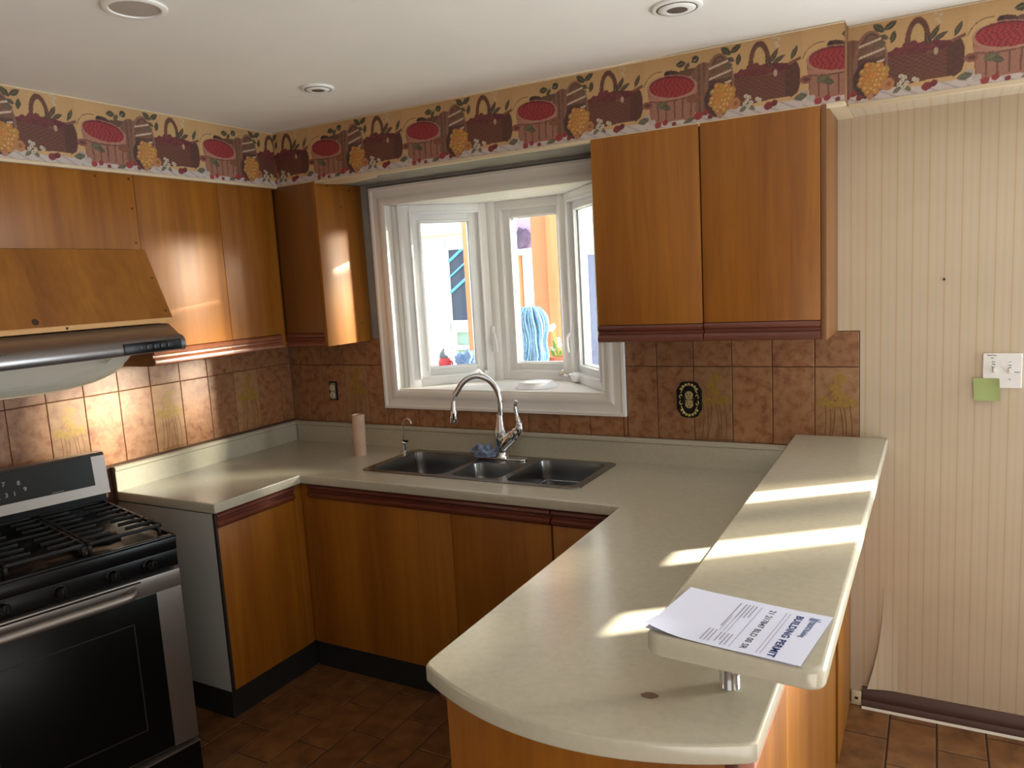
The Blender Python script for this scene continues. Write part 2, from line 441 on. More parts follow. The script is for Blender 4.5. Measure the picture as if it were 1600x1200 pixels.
def palm_mesh():
    """flat painted palm trees on a 158 x 312 mm tile, local x right, z up"""
    bm = BM(); rnd = random.Random(3)
    cnt = [0]
    def crown(cx, cz, s):
        cnt[0] += 1
        for k in range(13):
            cnt[0] += .05; a = R(-70 + 320 * k / 12 + rnd.uniform(-8, 8)); L = s * rnd.uniform(.85, 1.15)
            dx, dz = math.cos(a), math.sin(a); droop = -.12 * L
            n = 5; le, ri = [], []
            for i in range(n + 1):
                t = i / n; x = cx + dx * L * t; z = cz + dz * L * t * .8 + droop * t * t
                wd = s * .15 * math.sin(PI * min(1, .15 + t * .85)) + .0004
                px, pz = -dz, dx
                jag = 1.0 if i % 2 else .6
                yo = -.00012 * cnt[0]; le.append(bm.verts.new((x + px * wd * jag, yo, z + pz * wd * jag))); ri.append(bm.verts.new((x - px * wd * jag, yo, z - pz * wd * jag)))
            for i in range(n): bm.faces.new((le[i], le[i + 1], ri[i + 1], ri[i]))
    for c in ((.012, .112, .030), (-.006, .082, .026), (.004, .052, .032), (-.044, .024, .031), (.046, .022, .031), (-.016, .012, .028), (.018, .020, .028)): crown(*c)
    crowns = bm
    bt = BM()
    for x0, x1, zt in ((-.05, -.042, .03), (-.028, -.03, .05), (-.026, -.008, .03), (.022, .0, .06), (.03, .02, .03), (.05, .042, .025)):
        ps = [((x0 + (x1 - x0) * t + .008 * math.sin(PI * t)), -.148 + (zt + .148) * t) for t in [i / 7 for i in range(8)]]
        v = [(bt.verts.new((x - .0016, 0, z)), bt.verts.new((x + .0016, 0, z))) for x, z in ps]
        for p, q in zip(v, v[1:]): bt.faces.new((p[0], p[1], q[1], q[0]))
    for i in range(9):
        x = -.06 + .015 * i; v = [bt.verts.new(p) for p in ((x, 0, -.149), (x + .02, 0, -.149), (x + .012, 0, -.143))]; bt.faces.new(v)
    out = []
    for bb, mt, nm in ((crowns, M['palm'], 'palm_crowns'), (bt, M['palm_trunk'], 'palm_trunks')):
        me = bpy.data.meshes.new(nm); bb.to_mesh(me); bb.free(); me.materials.append(mt); out.append(me)
    return out
PALM = palm_mesh()
def put_tile(parent, u, z0, z1, w_, side, palm):
    g = .0032
    me = tile_mesh(w_ - g, z1 - z0 - g, palm)
    o = _link('wall_tile', me, parent)
    jit = random.uniform(-.0004, .0004)
    if side == 'back': o.location = (u, .0 + jit, (z0 + z1) / 2)
    else: o.location = (0 - jit, u, (z0 + z1) / 2); o.rotation_euler = (0, 0, R(90))
    if palm:
        for me2 in PALM:
            q = _link(me2.name, me2, o); q.location = (0, -.0006 if me2 is PALM[0] else -.0004, 0 if z1 - z0 > .3 else (.312 - (z1 - z0)) / 2)
W_ = .1573; ZL = 1.335
b = BM()
for x0, x1, z0, z1 in ((0, .70, CT, 1.471), (.70, 1.93, CT, 1.17), (1.93, 2.899, CT, 1.471)): box(b, x0, x1, .003, .0062, z0, z1)
obj('grout', b, M['grout'], wb, None)
b = BM(); box(b, -.0062, -.003, -2.3, 0, .80, 1.48); obj('grout', b, M['grout'], wl, None)
xs = [2.897 - W_ * k for k in range(19)]
for k in range(19):
    x1 = xs[k]; x0 = max(xs[k] - W_, 0)
    if x1 - x0 < .02: continue
    palm = k in (0, 3, 15)
    for z0, z1, pm in ((ZL - .313, ZL, palm), (ZL, 1.471, False)):
        a0, a1, c0, c1 = x0, x1, z0, z1
        # clear the window casing
        if a1 > .662 and a0 < 1.968:
            if z0 < 1.3:
                if a0 < .60: a1 = min(a1, .657)
                elif a1 > 2.0: a0 = max(a0, 1.973)
                else: c1 = 1.118
            else:
                if a0 < .60: a1 = min(a1, .657)
                elif a1 > 2.0: a0 = max(a0, 1.973)
                else: continue
        if a1 - a0 < .012: continue
        put_tile(wb, (a0 + a1) / 2, c0, c1, a1 - a0, 'back', pm and c1 - c0 > .3)
for a0, a1 in ((.6585, .694), (1.954, 1.9715)): put_tile(wb, (a0 + a1) / 2, ZL - .313, 1.118, a1 - a0, 'back', False)
for k in range(15):
    y1 = -.083 - W_ * 1.008 * k + (0); y0 = y1 - W_ * 1.008
    palm = k in (1, 4, 7, 10)
    for z0, z1, pm in ((ZL - .303, ZL + .01, palm), (ZL + .01, 1.478, False)): put_tile(wl, (y0 + y1) / 2, z0, z1, y1 - y0, 'left', pm)
    if y1 < -1.1: put_tile(wl, (y0 + y1) / 2, .80, ZL - .303, y1 - y0, 'left', False)
for z0, z1 in ((ZL - .303, ZL + .01), (ZL + .01, 1.478)): put_tile(wl, -.0425, z0, z1, .081, 'left', False)

# floor tiles in running bond
bm = BM(); w_, l_, t = .1575 - .005, .302 - .005, .010; e = .003
P = [(-w_ / 2, -l_ / 2), (w_ / 2, -l_ / 2), (w_ / 2, l_ / 2), (-w_ / 2, l_ / 2)]
a = [bm.verts.new((x, y, -t)) for x, y in P]; c = [bm.verts.new((x, y, -.002)) for x, y in P]; d = [bm.verts.new((x - math.copysign(e, x), y - math.copysign(e, y), 0)) for x, y in P]
for i in range(4):
    j = (i + 1) % 4; bm.faces.new((a[i], a[j], c[j], c[i])); bm.faces.new((c[i], c[j], d[j], d[i]))
bm.faces.new(d); bmesh.ops.recalc_face_normals(bm, faces=bm.faces)
FT = bpy.data.meshes.new('floor_tile'); bm.to_mesh(FT); bm.free(); FT.materials.append(M['floor_tile'])
def floor_tile(cx, cy):
    o = _link('floor_tile', FT, fl); o.location = (cx, cy, FZ + random.uniform(-.0007, .0003)); o.rotation_euler = (random.uniform(-.002, .002), random.uniform(-.002, .002), random.uniform(-.006, .006))
for k in range(-4, 22):
    cx = .965 + .1575 * (k + .5); off = -.81 if k % 2 == 0 else -.965
    for n in range(-14, 5):
        cy = off + .302 * (n + .5)
        if cy - .15 > -.03: continue
        if cy > -.155:
            if cx < 2.85 or cx > 4.4: continue
            h = -.004 - (cy - .1485); me = FT.copy(); me.transform(Matrix.Diagonal((1, h / .297, 1, 1))); o = _link('floor_tile', me, fl); o.location = (cx, (cy - .1485) + h / 2, FZ); continue
        if (.5 < cx < 2.3 and -3.2 < cy < -.5) or (cx > 2.85 and cy > -1.6): floor_tile(cx, cy)
# the rest of the floor, beyond what the photograph shows, is one sheet
b = BM()
for x0, x1, y0, y1 in ((-.1, .6, YF, -.02), (.6, 2.4, YF, -3.3), (2.3, XR, YF, -1.6), (4.4, XR, -1.6, -.02)): box(b, x0, x1, y0, y1, FZ - .006, FZ - .001)
obj('tile_sheet', b, M['floor_tile'], fl, None)

# baseboard and caulk line
bb = struct('baseboard_back')
prof = [(0, 0), (.022, 0), (.024, .012), (.016, .03), (.018, .04), (.014, .058), (.010, .068), (.006, .078), (0, .08)]
obj('board', rail_x(BM(), prof, 0, 2.912, 3.72, FZ), M['baseboard'], bb)
obj('caulk_line', rail_x(BM(), [(.0, 0), (.032, 0), (.026, .007), (0, .007)], 0, 2.912, 3.72, FZ), M['caulk'], bb)

# ------------------------------------------------------------------ soffit with fruit basket border
SH = ZC - 2.242; REP = .543
def paint(U, V):
    """colour of the printed border: U along (repeats of 1), V up 0..1"""
    n = U.shape[0]; C = np.zeros((n, 3)); u = U % 1.0; v = V
    def c(*rgb):
        g = sum(rgb) / 3.0
        return np.array(lin([.82 * (g + .88 * (x - g)) * k for x, k in zip(rgb, (1.03, .98, .97))])[:3])
    rng = np.sin(u * 211.7 + np.sin(v * 57.3) * 3.1) * np.sin(v * 173.1 + np.cos(u * 91.0) * 2.3)   # print grain
    C[:] = c(224, 184, 120); C *= (1 + .05 * np.sin(u * 9 + 1) + .04 * rng)[:, None]
    S = REP / SH                                # aspect: one u in border heights
    def put(mask, col, var=.12): C[mask] = (np.array(col)[None] * (1 + var * rng[:, None]))[mask]
    def ell(cu, cv, ru, rv, ang=0.0, du=0.0):
        x = ((u - cu + .5) % 1.0 - .5) * S; y = v - cv
        ca, sa = math.cos(ang), math.sin(ang)
        xr = x * ca + y * sa; yr = -x * sa + y * ca
        return (xr / (ru * S)) ** 2 + (yr / rv) ** 2
    def leaf(cu, cv, L, wd, ang, col=(82, 76, 50)):
        x = ((u - cu + .5) % 1.0 - .5) * S; y = v - cv; ca, sa = math.cos(ang), math.sin(ang)
        xr = (x * ca + y * sa) / L; yr = (-x * sa + y * ca) / wd
        k = np.clip(1 - xr ** 2, 0, 1)
        put((np.abs(yr) < k) & (np.abs(xr) < 1), c(*col), .3); put((np.abs(yr) < .14 * k) & (np.abs(xr) < 1), c(120, 122, 84))
    # table cloth
    cl = .125 + .018 * np.sin(u * 2 * PI * 2 + .6) + .012 * np.sin(u * 2 * PI * 5)
    put(v < cl, c(222, 214, 206), .04); put((v < cl) & (np.sin(u * 60 + v * 50) > .75), c(194, 186, 184), .05)
    # basket B (woven, brown) behind
    k1 = ell(.75, .66, .066, .29); put((k1 < 1.0) & (v > .55), c(124, 76, 58), .25); put((ell(.75, .655, .038, .215) < 1) & (v > .55), c(222, 188, 118))
    hp = .585 + .055 * np.sin((u - .6) * 9)
    put((u > .58) & (u < .965) & (v > .4) & (v < hp), c(122, 52, 52), .35)
    top = np.where(u < .80, .535 - (u - .6) * .2, .495 + (u - .80) * .75)
    bot = np.where(u < .93, .15 + .02 * np.sin(u * 9), .15 + (u - .93) * 1.2)
    inb = (u > .56) & (u < .99 - .035 * np.abs((v - .40) / .25) ** 2.5) & (v < top) & (v > bot)
    put(inb, c(124, 72, 54), .1)
    wv = np.sin(v * 120) * np.sign(np.sin(u * 150)); put(inb & (wv > .5), c(112, 62, 46), .15); put(inb & (wv < -.8), c(134, 80, 60), .1)
    put(inb & (u > .90), c(100, 58, 44), .25); put((np.abs(v - top) < .022) & (u > .80) & (u < .992) & (v > .3), c(140, 88, 66), .2)
    put(ell(.86, .56, .07, .05) < 1, c(116, 46, 52), .35)
    for q in ((.64, .58), (.69, .62), (.73, .63), (.78, .60), (.67, .55), (.82, .57)): put(ell(q[0], q[1], .022, .045) < 1, c(134, 58, 58), .3)
    put(ell(.845, .50, .012, .045) < 1, c(206, 180, 150))
    leaf(.835, .72, .11, .035, 1.0, (98, 74, 54)); leaf(.865, .67, .1, .03, .5, (92, 76, 56)); leaf(.955, .72, .10, .032, 1.1, (92, 84, 60)); leaf(.80, .66, .08, .03, 1.8, (86, 62, 50))
    for q in ((.85, .88), (.868, .93), (.84, .95), (.86, .84)): put(ell(q[0], q[1], .011, .022) < 1, c(218, 206, 170))
    # toppled barrel with yellow fruit
    put(ell(.27, .70, .12, .055, .12) < 1, c(116, 82, 62), .25); put(ell(.19, .73, .05, .048, -.1) < 1, c(92, 58, 48), .2); put(ell(.16, .735, .015, .05) < 1, c(66, 42, 40))
    put(ell(.40, .45, .10, .36) < 1, c(146, 104, 78), .2); put((ell(.40, .45, .10, .36) < 1) & (np.sin(u * 190) > .5), c(122, 84, 62), .2)
    put(ell(.50, .47, .095, .42) < 1, c(158, 112, 86), .15); put(ell(.505, .47, .075, .385) < 1, c(104, 72, 58), .25)
    put((ell(.505, .5, .07, .33) < 1) & (v > .55), c(136, 98, 74), .3)
    for sv in (.46, .60, .74): put((np.abs(v - (sv + (u - .5) * .55)) < .014) & (u > .435) & (u < .575), c(226, 206, 176))
    put(ell(.49, .28, .085, .24) < 1, c(86, 56, 54), .3)
    for i in range(30):
        a = i * 2.4; rr = math.sqrt(i / 30.0); q = (.515 + .075 * rr * math.cos(a), .29 + .19 * rr * math.sin(a))
        put(ell(q[0], q[1], .023, .046) < 1, c(198 + (i * 37) % 28, 132 + (i * 53) % 28, 58), .15); put(ell(q[0] - .006, q[1] + .012, .008, .016) < 1, c(236, 190, 110))
    put(ell(.595, .19, .036, .08) < 1, c(206, 140, 78), .2); put(ell(.60, .19, .012, .03) < 1, c(172, 104, 60))
    # bushel A with red berries
    bu = (v - .06) / .50; lft = .045 - .02 * bu; rgt = .335 + .025 * bu
    body = (u > lft) & (u < rgt) & (v > .05 + .035 * np.cos((u - .19) * 9)) & (v < .56)
    put(body, c(178, 122, 96), .12)
    put(body & (np.sin((u - .19) * 118 / (1 + .12 * bu)) > .86), c(130, 80, 64), .2)
    put(body & (np.abs(v - .40 - .04 * ((u - .19) * 6) ** 2) < .03), c(196, 134, 108), .12); put(body & (np.abs(v - .365 - .04 * ((u - .19) * 6) ** 2) < .008), c(124, 74, 60))
    put(body & (v < .11), c(184, 116, 96), .1)
    put(ell(.02, .35, .035, .055) < 1, c(160, 96, 78), .2); put(ell(.022, .35, .02, .025) < 1, c(110, 66, 56))
    put(ell(.335, .34, .05, .05) < 1, c(150, 92, 62), .25)
    leaf(.12, .32, .09, .05, .1, (116, 110, 76)); leaf(.15, .28, .07, .04, -.4, (96, 92, 62))
    put(ell(.19, .55, .168, .168, -.10) < 1, c(198, 146, 118), .1); put(ell(.19, .565, .152, .142, -.10) < 1, c(128, 42, 46), .2)
    mk = ell(.19, .545, .152, .135, -.10) < 1; put(mk & (v < .70 - .1 * np.abs(u - .19)), c(172, 46, 50), .1)
    bl = np.sin(u * 210 + np.sin(v * 40) * 2) * np.sin(v * 105 + np.cos(u * 60)); put(mk & (v < .66) & (bl > .3), c(192, 62, 60), .1); put(mk & (v < .66) & (bl < -.55), c(134, 28, 42), .1)
    put((np.abs(np.sqrt(np.maximum(ell(.11, .53, .115, .26), 0)) - 1) < .018) & (v > .55) & (u < .13), c(96, 62, 50))
    # leaves over the barrel
    leaf(.255, .84, .075, .045, .05); leaf(.35, .87, .06, .05, .5, (62, 66, 50)); put(ell(.347, .855, .008, .016) < 1, c(150, 146, 120)); leaf(.295, .80, .06, .03, .9, (90, 80, 56))
    leaf(.545, .90, .085, .045, -.7); leaf(.605, .905, .09, .04, .55); leaf(.622, .76, .08, .035, 1.35); leaf(.575, .78, .06, .03, -.5, (92, 86, 62)); leaf(.56, .70, .06, .03, .2, (110, 104, 78))
    # bits on the cloth
    for q, col, s in (((.09, .05), (176, 60, 60), 1.1), ((.14, .075), (170, 52, 54), 1.0), ((.20, .04), (150, 50, 48), .8), ((.36, .10), (176, 52, 58), 1.5), ((.41, .13), (160, 56, 52), 1.0), ((.44, .07), (140, 58, 50), 1.0), ((.50, .06), (196, 138, 96), 1.0), ((.80, .09), (150, 52, 54), 1.4), ((.835, .115), (130, 46, 46), 1.1), ((.05, .10), (206, 200, 190), 1.2), ((.01, .17), (190, 180, 170), 1.3)):
        put(ell(q[0], q[1], .02 * s, .036 * s, .4) < 1, c(*col), .2)
    leaf(.30, .055, .09, .03, .3, (110, 100, 74)); leaf(.99, .14, .09, .045, .2, (112, 110, 90)); leaf(.70, .10, .05, .03, -.7, (128, 126, 96)); leaf(.645, .10, .06, .03, .6, (130, 124, 100))
    for q in ((.665, .26), (.685, .24), (.67, .20), (.695, .17), (.68, .13), (.655, .165), (.735, .20), (.748, .185)): put(ell(q[0], q[1], .013, .026) < 1, c(222, 218, 192)); put(ell(q[0], q[1], .005, .011) < 1, c(166, 160, 120))
    return C

def border_grid(name, parent, length, fn, u0, z0, h):
    """fine sheet whose printed colours sit in a colour attribute; fn(s,z)->xyz ; u at s=0 is u0"""
    st = .0024; nx = max(2, int(length / st)); nz = int(h / st)
    s = np.linspace(0, length, nx + 1); z = np.linspace(0, h, nz + 1)
    Sg, Zg = np.meshgrid(s, z); Sf, Zf = Sg.ravel(), Zg.ravel()
    co = fn(Sf, z0 + Zf) - np.array(ORIG[parent])
    idx = np.arange((nx + 1) * (nz + 1)).reshape(nz + 1, nx + 1)
    q = np.stack([idx[:-1, :-1], idx[:-1, 1:], idx[1:, 1:], idx[1:, :-1]], -1).reshape(-1, 4)
    me = bpy.data.meshes.new(name)
    me.vertices.add(len(co)); me.vertices.foreach_set('co', co.astype(np.float32).ravel())
    me.loops.add(q.size); me.loops.foreach_set('vertex_index', q.astype(np.int32).ravel())
    me.polygons.add(len(q)); me.polygons.foreach_set('loop_start', (np.arange(len(q)) * 4).astype(np.int32))
    me.update(calc_edges=True)
    at = me.color_attributes.new('ink', 'FLOAT_COLOR', 'POINT')
    C = paint(u0 + Sf / REP, Zf / h); at.data.foreach_set('color', np.concatenate([C, np.ones((len(C), 1))], 1).astype(np.float32).ravel())
    me.materials.append(M['border']); o = _link(name, me, parent); ORIG[o] = ORIG[parent]
    return o

ZS = 2.2425
t1 = struct('trim_1'); b = BM()
SL, SB, SB2, STEP = .352, -.322, -.245, 2.876
prism(b, [(-.0, .0), (STEP, .0), (STEP, SB), (SL, SB), (SL, -3.4), (0, -3.4)], lambda u, v, t: (u, v, t), ZS, ZC - .001)
obj('soffit_board', b, M['drywall'], t1, None)
BU = .19   # bushel centre in u
border_grid('wallpaper_border', t1, STEP - SL, lambda s, z: np.stack([SL + s, np.full_like(s, SB - .0012), z], 1), BU - (.678 - SL) / REP, ZS, SH)
border_grid('wallpaper_border', t1, 1.7, lambda s, z: np.stack([np.full_like(s, SL + .0012), SB - 1.7 + s, z], 1), BU + (-1.7 + .329) / REP, ZS, SH)
b = BM(); box(b, STEP, STEP + .0012, SB, SB2, ZS, ZC - .002); obj('return_strip', b, plain('brown_print_edge', (132, 92, 58), .6), t1, None)
obj('end_soffit_panel', box(BM(), 2.8225, STEP, SB + .012, -.0005, ZS - .004, ZS - .0002), M['trim_cream'], t1, None)
b = BM(); box(b, SL - .004, STEP, SB - .006, SB + .02, ZS - .012, ZS + .001, .002); box(b, SL - .02, SL + .006, -2.0, SB - .006, ZS - .012, ZS + .001, .002)
obj('edge_strip', b, M['trim_cream'], t1)
b = BM(); box(b, SL, STEP, SB - .004, SB + .01, ZC - .0065, ZC - .0005, .002); box(b, SL - .01, SL + .004, -2.0, SB, ZC - .0065, ZC - .0005, .002); obj('top_bead', b, M['trim_cream'], t1)
t2 = struct('trim_2'); b = BM(); box(b, STEP + .0015, XR, SB2, 0, ZS, ZC - .001); obj('soffit_board', b, M['wallpaper'], t2, None)
border_grid('wallpaper_border', t2, 1.5, lambda s, z: np.stack([STEP + .002 + s, np.full_like(s, SB2 - .0012), z], 1), BU - (3.318 - STEP) / REP, ZS, SH)
b = BM(); box(b, STEP + .004, 4.4, SB2 - .007, SB2 + .012, ZS - .012, ZS + .002, .002); box(b, STEP + .004, 4.4, SB2 - .004, SB2 + .01, ZC - .0065, ZC - .0005, .002); obj('edge_strip', b, M['trim_cream'], t2)
# torn drywall patches and paper scraps under the soffit, above the window
b = BM()
for cx, cz, sx, sz in ((.86, 2.262 - .055, .05, .014),):
    vs = [b.verts.new((cx + sx * math.cos(a) * (1 + .25 * math.sin(3 * a)), .0035, cz + sz * math.sin(a))) for a in [2 * PI * k / 14 for k in range(14)]]; b.faces.new(vs)
for x0, x1 in ((.60, .95),):
    vs = [b.verts.new(p) for p in ((x0, SB + .01, ZS - .0130), (x1, SB + .02, ZS - .0130), (x1 - .05, SB + .07, ZS - .0135), (x0 + .12, SB + .12, ZS - .0135), (x0 + .04, SB + .1, ZS - .0135))]; b.faces.new(vs)
obj('torn_paper_patch', b, M['trim_cream'], t1, None)

# ------------------------------------------------------------------ bay window
win = struct('window_1')
wc = [(0, 0), (.02, 0), (.022, .012), (.016, .02), (.016, .045), (.022, .055), (.022, .078), (.016, .09), (0, .09)]
def mitred(x0, x1, z0, z1, wd, prof, name):
    """four mitred casing boards; profile (out, across) across from the outer edge in"""
    C = [((x0, z0), (x1, z0), (0, 1)), ((x1, z0), (x1, z1), (-1, 0)), ((x1, z1), (x0, z1), (0, -1)), ((x0, z1), (x0, z0), (1, 0))]
    for (p, q, n) in C:
        bm = BM(); d = Vector((q[0] - p[0], q[1] - p[1])).normalized()
        A, B_ = [], []
        for o_, a_ in prof:
            A.append(bm.verts.new((p[0] + d.x * a_ + n[0] * a_, T - .006 - o_, p[1] + d.y * a_ + n[1] * a_)))
            B_.append(bm.verts.new((q[0] - d.x * a_ + n[0] * a_, T - .006 - o_, q[1] - d.y * a_ + n[1] * a_)))
        k = len(prof)
        for i in range(k): bm.faces.new((A[i], A[(i + 1) % k], B_[(i + 1) % k], B_[i]))
        bm.faces.new(A[::-1]); bm.faces.new(B_)
        obj(name, bm, M['white_paint'], win)
mitred(.658, 1.972, 1.115, 2.222, .09, wc, 'casing_board')
ZB0, ZB1 = 1.215, 2.132
PA, PB, PC, PD = (.79, .03), (1.12, .37), (1.54, .37), (1.872, .01)
sill = [(.742, -.004), (1.876, -.004), (1.876, .03), (1.60, .46), (1.06, .46), (.742, .05)]
obj('sill_board', prism(BM(), sill, lambda u, v, t: (u, v, t), ZB0 - .03, ZB0), M['white_paint'], win, None)
obj('head_board', prism(BM(), sill, lambda u, v, t: (u, v, t), ZB1, ZB1 + .03), M['white_paint'], win, None)
b = BM(); box(b, .738, .750, 0, .09, ZB0, ZB1); box(b, .750, .775, .035, .09, ZB0, ZB1, .002); obj('jamb_board', b, M['white_paint'], win)
b = BM(); box(b, 1.874, 1.886, 0, .09, ZB0, ZB1); obj('jamb_board', b, M['white_paint'], win)

def casement(P0, P1, name, s0, s1, g0=1.305, g1=2.043):
    """one bay panel from P0 to P1: fixed frame, sash with beads, dark gasket and pane"""
    P0, P1 = Vector(P0).to_3d(), Vector(P1).to_3d(); d = (P1 - P0); L = d.length; d.normalize(); n = Vector((d.y, -d.x, 0))   # n points into the room
    mt = Matrix((( d.x, -n.x, 0, P0.x), (d.y, -n.y, 0, P0.y), (0, 0, 1, 0), (0, 0, 0, 1)))
    # local: x along, y outward (away from the room), z up
    def ring(bm, a0, a1, b0, b1, wl_, wr_, wb_, wt_, y0, y1, bev=.003):
        box(bm, a0, a0 + wl_, y0, y1, b0, b1, bev); box(bm, a1 - wr_, a1, y0, y1, b0, b1, bev)
        box(bm, a0 + wl_ - .001, a1 - wr_ + .001, y0, y1, b0, b0 + wb_, bev); box(bm, a0 + wl_ - .001, a1 - wr_ + .001, y0, y1, b1 - wt_, b1, bev)
    b = BM(); ring(b, 0, L, ZB0, ZB1, s0 - .055, L - s1 - .055, .045, .042, 0, .09)
    ring(b, s0 - .062, s1 + .062, ZB0 + .038, ZB1 - .034, .012, .012, .012, .012, -.006, .05, .002)
    bmesh.ops.transform(b, matrix=mt, verts=b.verts); fr = obj(name, b, M['vinyl'], win)
    b = BM(); ring(b, s0 - .052, s1 + .052, ZB0 + .045, ZB1 - .042, .052, .052, g0 - ZB0 - .045, ZB1 - .042 - g1, .018, .07)
    ring(b, s0 - .014, s1 + .014, g0 - .014, g1 + .014, .011, .011, .011, .011, .010, .03, .002)
    bmesh.ops.transform(b, matrix=mt, verts=b.verts); obj('sash', b, M['vinyl'], fr)
    b = BM(); ring(b, s0 - .003, s1 + .003, g0 - .003, g1 + .003, .004, .004, .004, .004, .024, .034, 0)
    bmesh.ops.transform(b, matrix=mt, verts=b.verts); obj('gasket', b, M['gasket'], fr)
    b = BM(); vs = [b.verts.new((x, .034, z)) for x, z in ((s0, g0), (s1, g0), (s1, g1), (s0, g1))]; b.faces.new(vs)
    bmesh.ops.transform(b, matrix=mt, verts=b.verts); obj('pane', b, M['pane'], fr, None)
    return mt, fr, L
mL, cL, LL = casement(PA, PB, 'casement_frame', .117, .364)
mC, cC, LC_ = casement(PB, PC, 'casement_frame', .118, .372)
mR, cR, LR = casement(PC, PD, 'casement_frame', .125, .38)
def post(p, r_):
    return lathe(BM(), [(r_, ZB0), (r_, ZB1)], (p[0], p[1] + .03, 0), 12)
obj('mullion_post', post(PB, .045), M['vinyl'], win); obj('mullion_post', post(PC, .045), M['vinyl'], win)
def latch(mt, s, parent):
    b = BM(); box(b, s - .012, s + .012, -.012, .006, 1.36, 1.50, .006)
    tube(b, smooth_path([(s, -.012, 1.46), (s, -.03, 1.44), (s + .004, -.034, 1.40), (s + .006, -.03, 1.365)]), [.007] * 19, 8)
    bmesh.ops.transform(b, matrix=mt, verts=b.verts); obj('latch_handle', b, M['vinyl'], parent)
latch(mL, LL - .015, cL); latch(mR, .07, cR)
def crank(mt, s, parent, mat, z):
    b = BM(); tube(b, [(s, .0, z), (s, -.03, z)], [.011, .009], 10)
    tube(b, smooth_path([(s, -.028, z), (s - .025, -.036, z - .006), (s - .045, -.040, z + .014), (s - .06, -.042, z + .010), (s - .095, -.044, z - .008)]), [.007] * 12 + [.0085] * 6 + [.010] * 7, 8)
    bmesh.ops.transform(b, matrix=mt, verts=b.verts); obj('crank_handle', b, mat, parent)
crank(mR, .05, cR, M['chrome'], 1.25)
b = BM(); lathe(b, [(.001, .03), (.022, .028), (.034, .018), (.036, 0)], (0, 0, 0), 20); bmesh.ops.transform(b, matrix=mR @ Matrix.Translation((.11, 0, 1.243)) @ Matrix.Diagonal((1.3, 1, .7, 1)) @ Matrix.Rotation(R(90), 4, 'X'), verts=b.verts); obj('crank_cover', b, M['vinyl'], cR)
crank(mL, LL - .07, cL, M['vinyl'], 1.262)

# ------------------------------------------------------------------ unseen patio door in the back wall, solid parts shaped to stripe the sun
dr = struct('door_1'); b = BM()
for x0, x1 in ((3.72, 3.795), (4.01, 4.385), (4.60, 4.68), (5.54, 5.62)): box(b, x0, x1, 0, .05, FZ, 2.1)
box(b, 3.72, 5.62, 0, .05, 2.04, 2.1); box(b, 4.68, 5.54, 0, .05, FZ, .97); box(b, 3.79, 4.01, 0, .05, FZ, 1.17); box(b, 4.385, 4.60, 0, .05, FZ, 1.30)
obj('door_frame', b, M['vinyl'], dr)
b = BM(); box(b, 4.68, 5.54, .02, .026, .97, 2.04); obj('pane', b, M['patio_pane'], dr, None)
obj('sun_block_sheet', box(BM(), 4.68, 5.54, .028, .032, 1.27, 2.04), M['foam'], dr, None)  # unseen sheet added to keep the sun off the bar top

# ------------------------------------------------------------------ base cabinets
RAIL = [(0, 0), (.006, .0), (.016, .003), (.020, .010), (.020, .020), (.013, .026), (.005, .030), (.005, .036), (.014, .041), (.020, .048), (.019, .058), (.012, .064), (0, .066)]
RZ = .806
DX = .612   # door face of the left run
def door_box(parent, x0, x1, y0, y1, z0, z1, mat='wood', name='door', bev=.0015): return obj(name, box(BM(), x0, x1, y0, y1, z0, z1, bev), M[mat], parent)

t = thing('base_cabinet', 'honey oak base cabinet with a white end panel standing next to the range', 'cabinet', (.3, -.9, FZ))
obj('carcass', box(BM(), .012, DX - .02, -1.088, -.62, .105, .868), M['wood_dark'], t)
obj('end_panel', box(BM(), .004, DX - .001, -1.108, -1.089, .105, .868, .001), M['white_panel'], t, label='plain white end panel')
obj('edge_strip', box(BM(), DX - .001, DX + .012, -1.108, -1.098, .105, .868), M['gap'], t)
door_box(t, DX - .018, DX + .006, -1.097, -.668, .108, RZ)
door_box(t, DX - .018, DX + .004, -.664, -.62, .108, .866, name='filler_strip')
obj('rail', rail_y(BM(), RAIL, DX - .004, -1.097, -.668, RZ), M['rail'], t)
obj('toe_kick', box(BM(), .05, DX - .006, -1.106, -.58, FZ, .104), M['kick'], t)

BY = -.612
t = thing('base_cabinet', 'long honey oak base cabinet beneath the triple sink', 'cabinet', (1.25, -.3, FZ))
obj('side_panel', box(BM(), .66, .678, BY + .02, -.012, .105, .868), M['wood_dark'], t); obj('side_panel', box(BM(), 1.864, 1.882, BY + .02, -.012, .105, .868), M['wood_dark'], t)
obj('floor_panel', box(BM(), .678, 1.864, BY + .02, -.012, .105, .121), M['wood_dark'], t)
obj('back_panel', box(BM(), .678, 1.864, -.018, -.012, .121, .70), M['wood_dark'], t)
door_box(t, .602, .655, BY - .004, BY + .018, .108, .866, name='filler_strip')
door_box(t, .658, 1.427, BY - .006, BY + .018, .108, RZ); door_box(t, 1.4285, 1.882, BY - .006, BY + .018, .108, RZ)
obj('rail', rail_x(BM(), RAIL, BY + .004, .658, 1.882, RZ), M['rail'], t)
obj('toe_kick', box(BM(), .62, 1.886, BY + .005, -.012, FZ, .104), M['kick'], t)

t = thing('base_cabinet', 'short oak corner cabinet where the sink run meets the peninsula', 'cabinet', (2.0, -.3, FZ))
obj('carcass', box(BM(), 1.935, 2.195, BY + .02, -.012, .105, .868), M['wood_dark'], t)
door_box(t, 1.890, 2.19, BY - .006, BY + .018, .108, RZ)
obj('rail', rail_x(BM(), RAIL, BY + .004, 1.890, 2.19, RZ), M['rail'], t)
obj('toe_kick', box(BM(), 1.89, 2.24, BY + .005, -.012, FZ, .104), M['kick'], t)

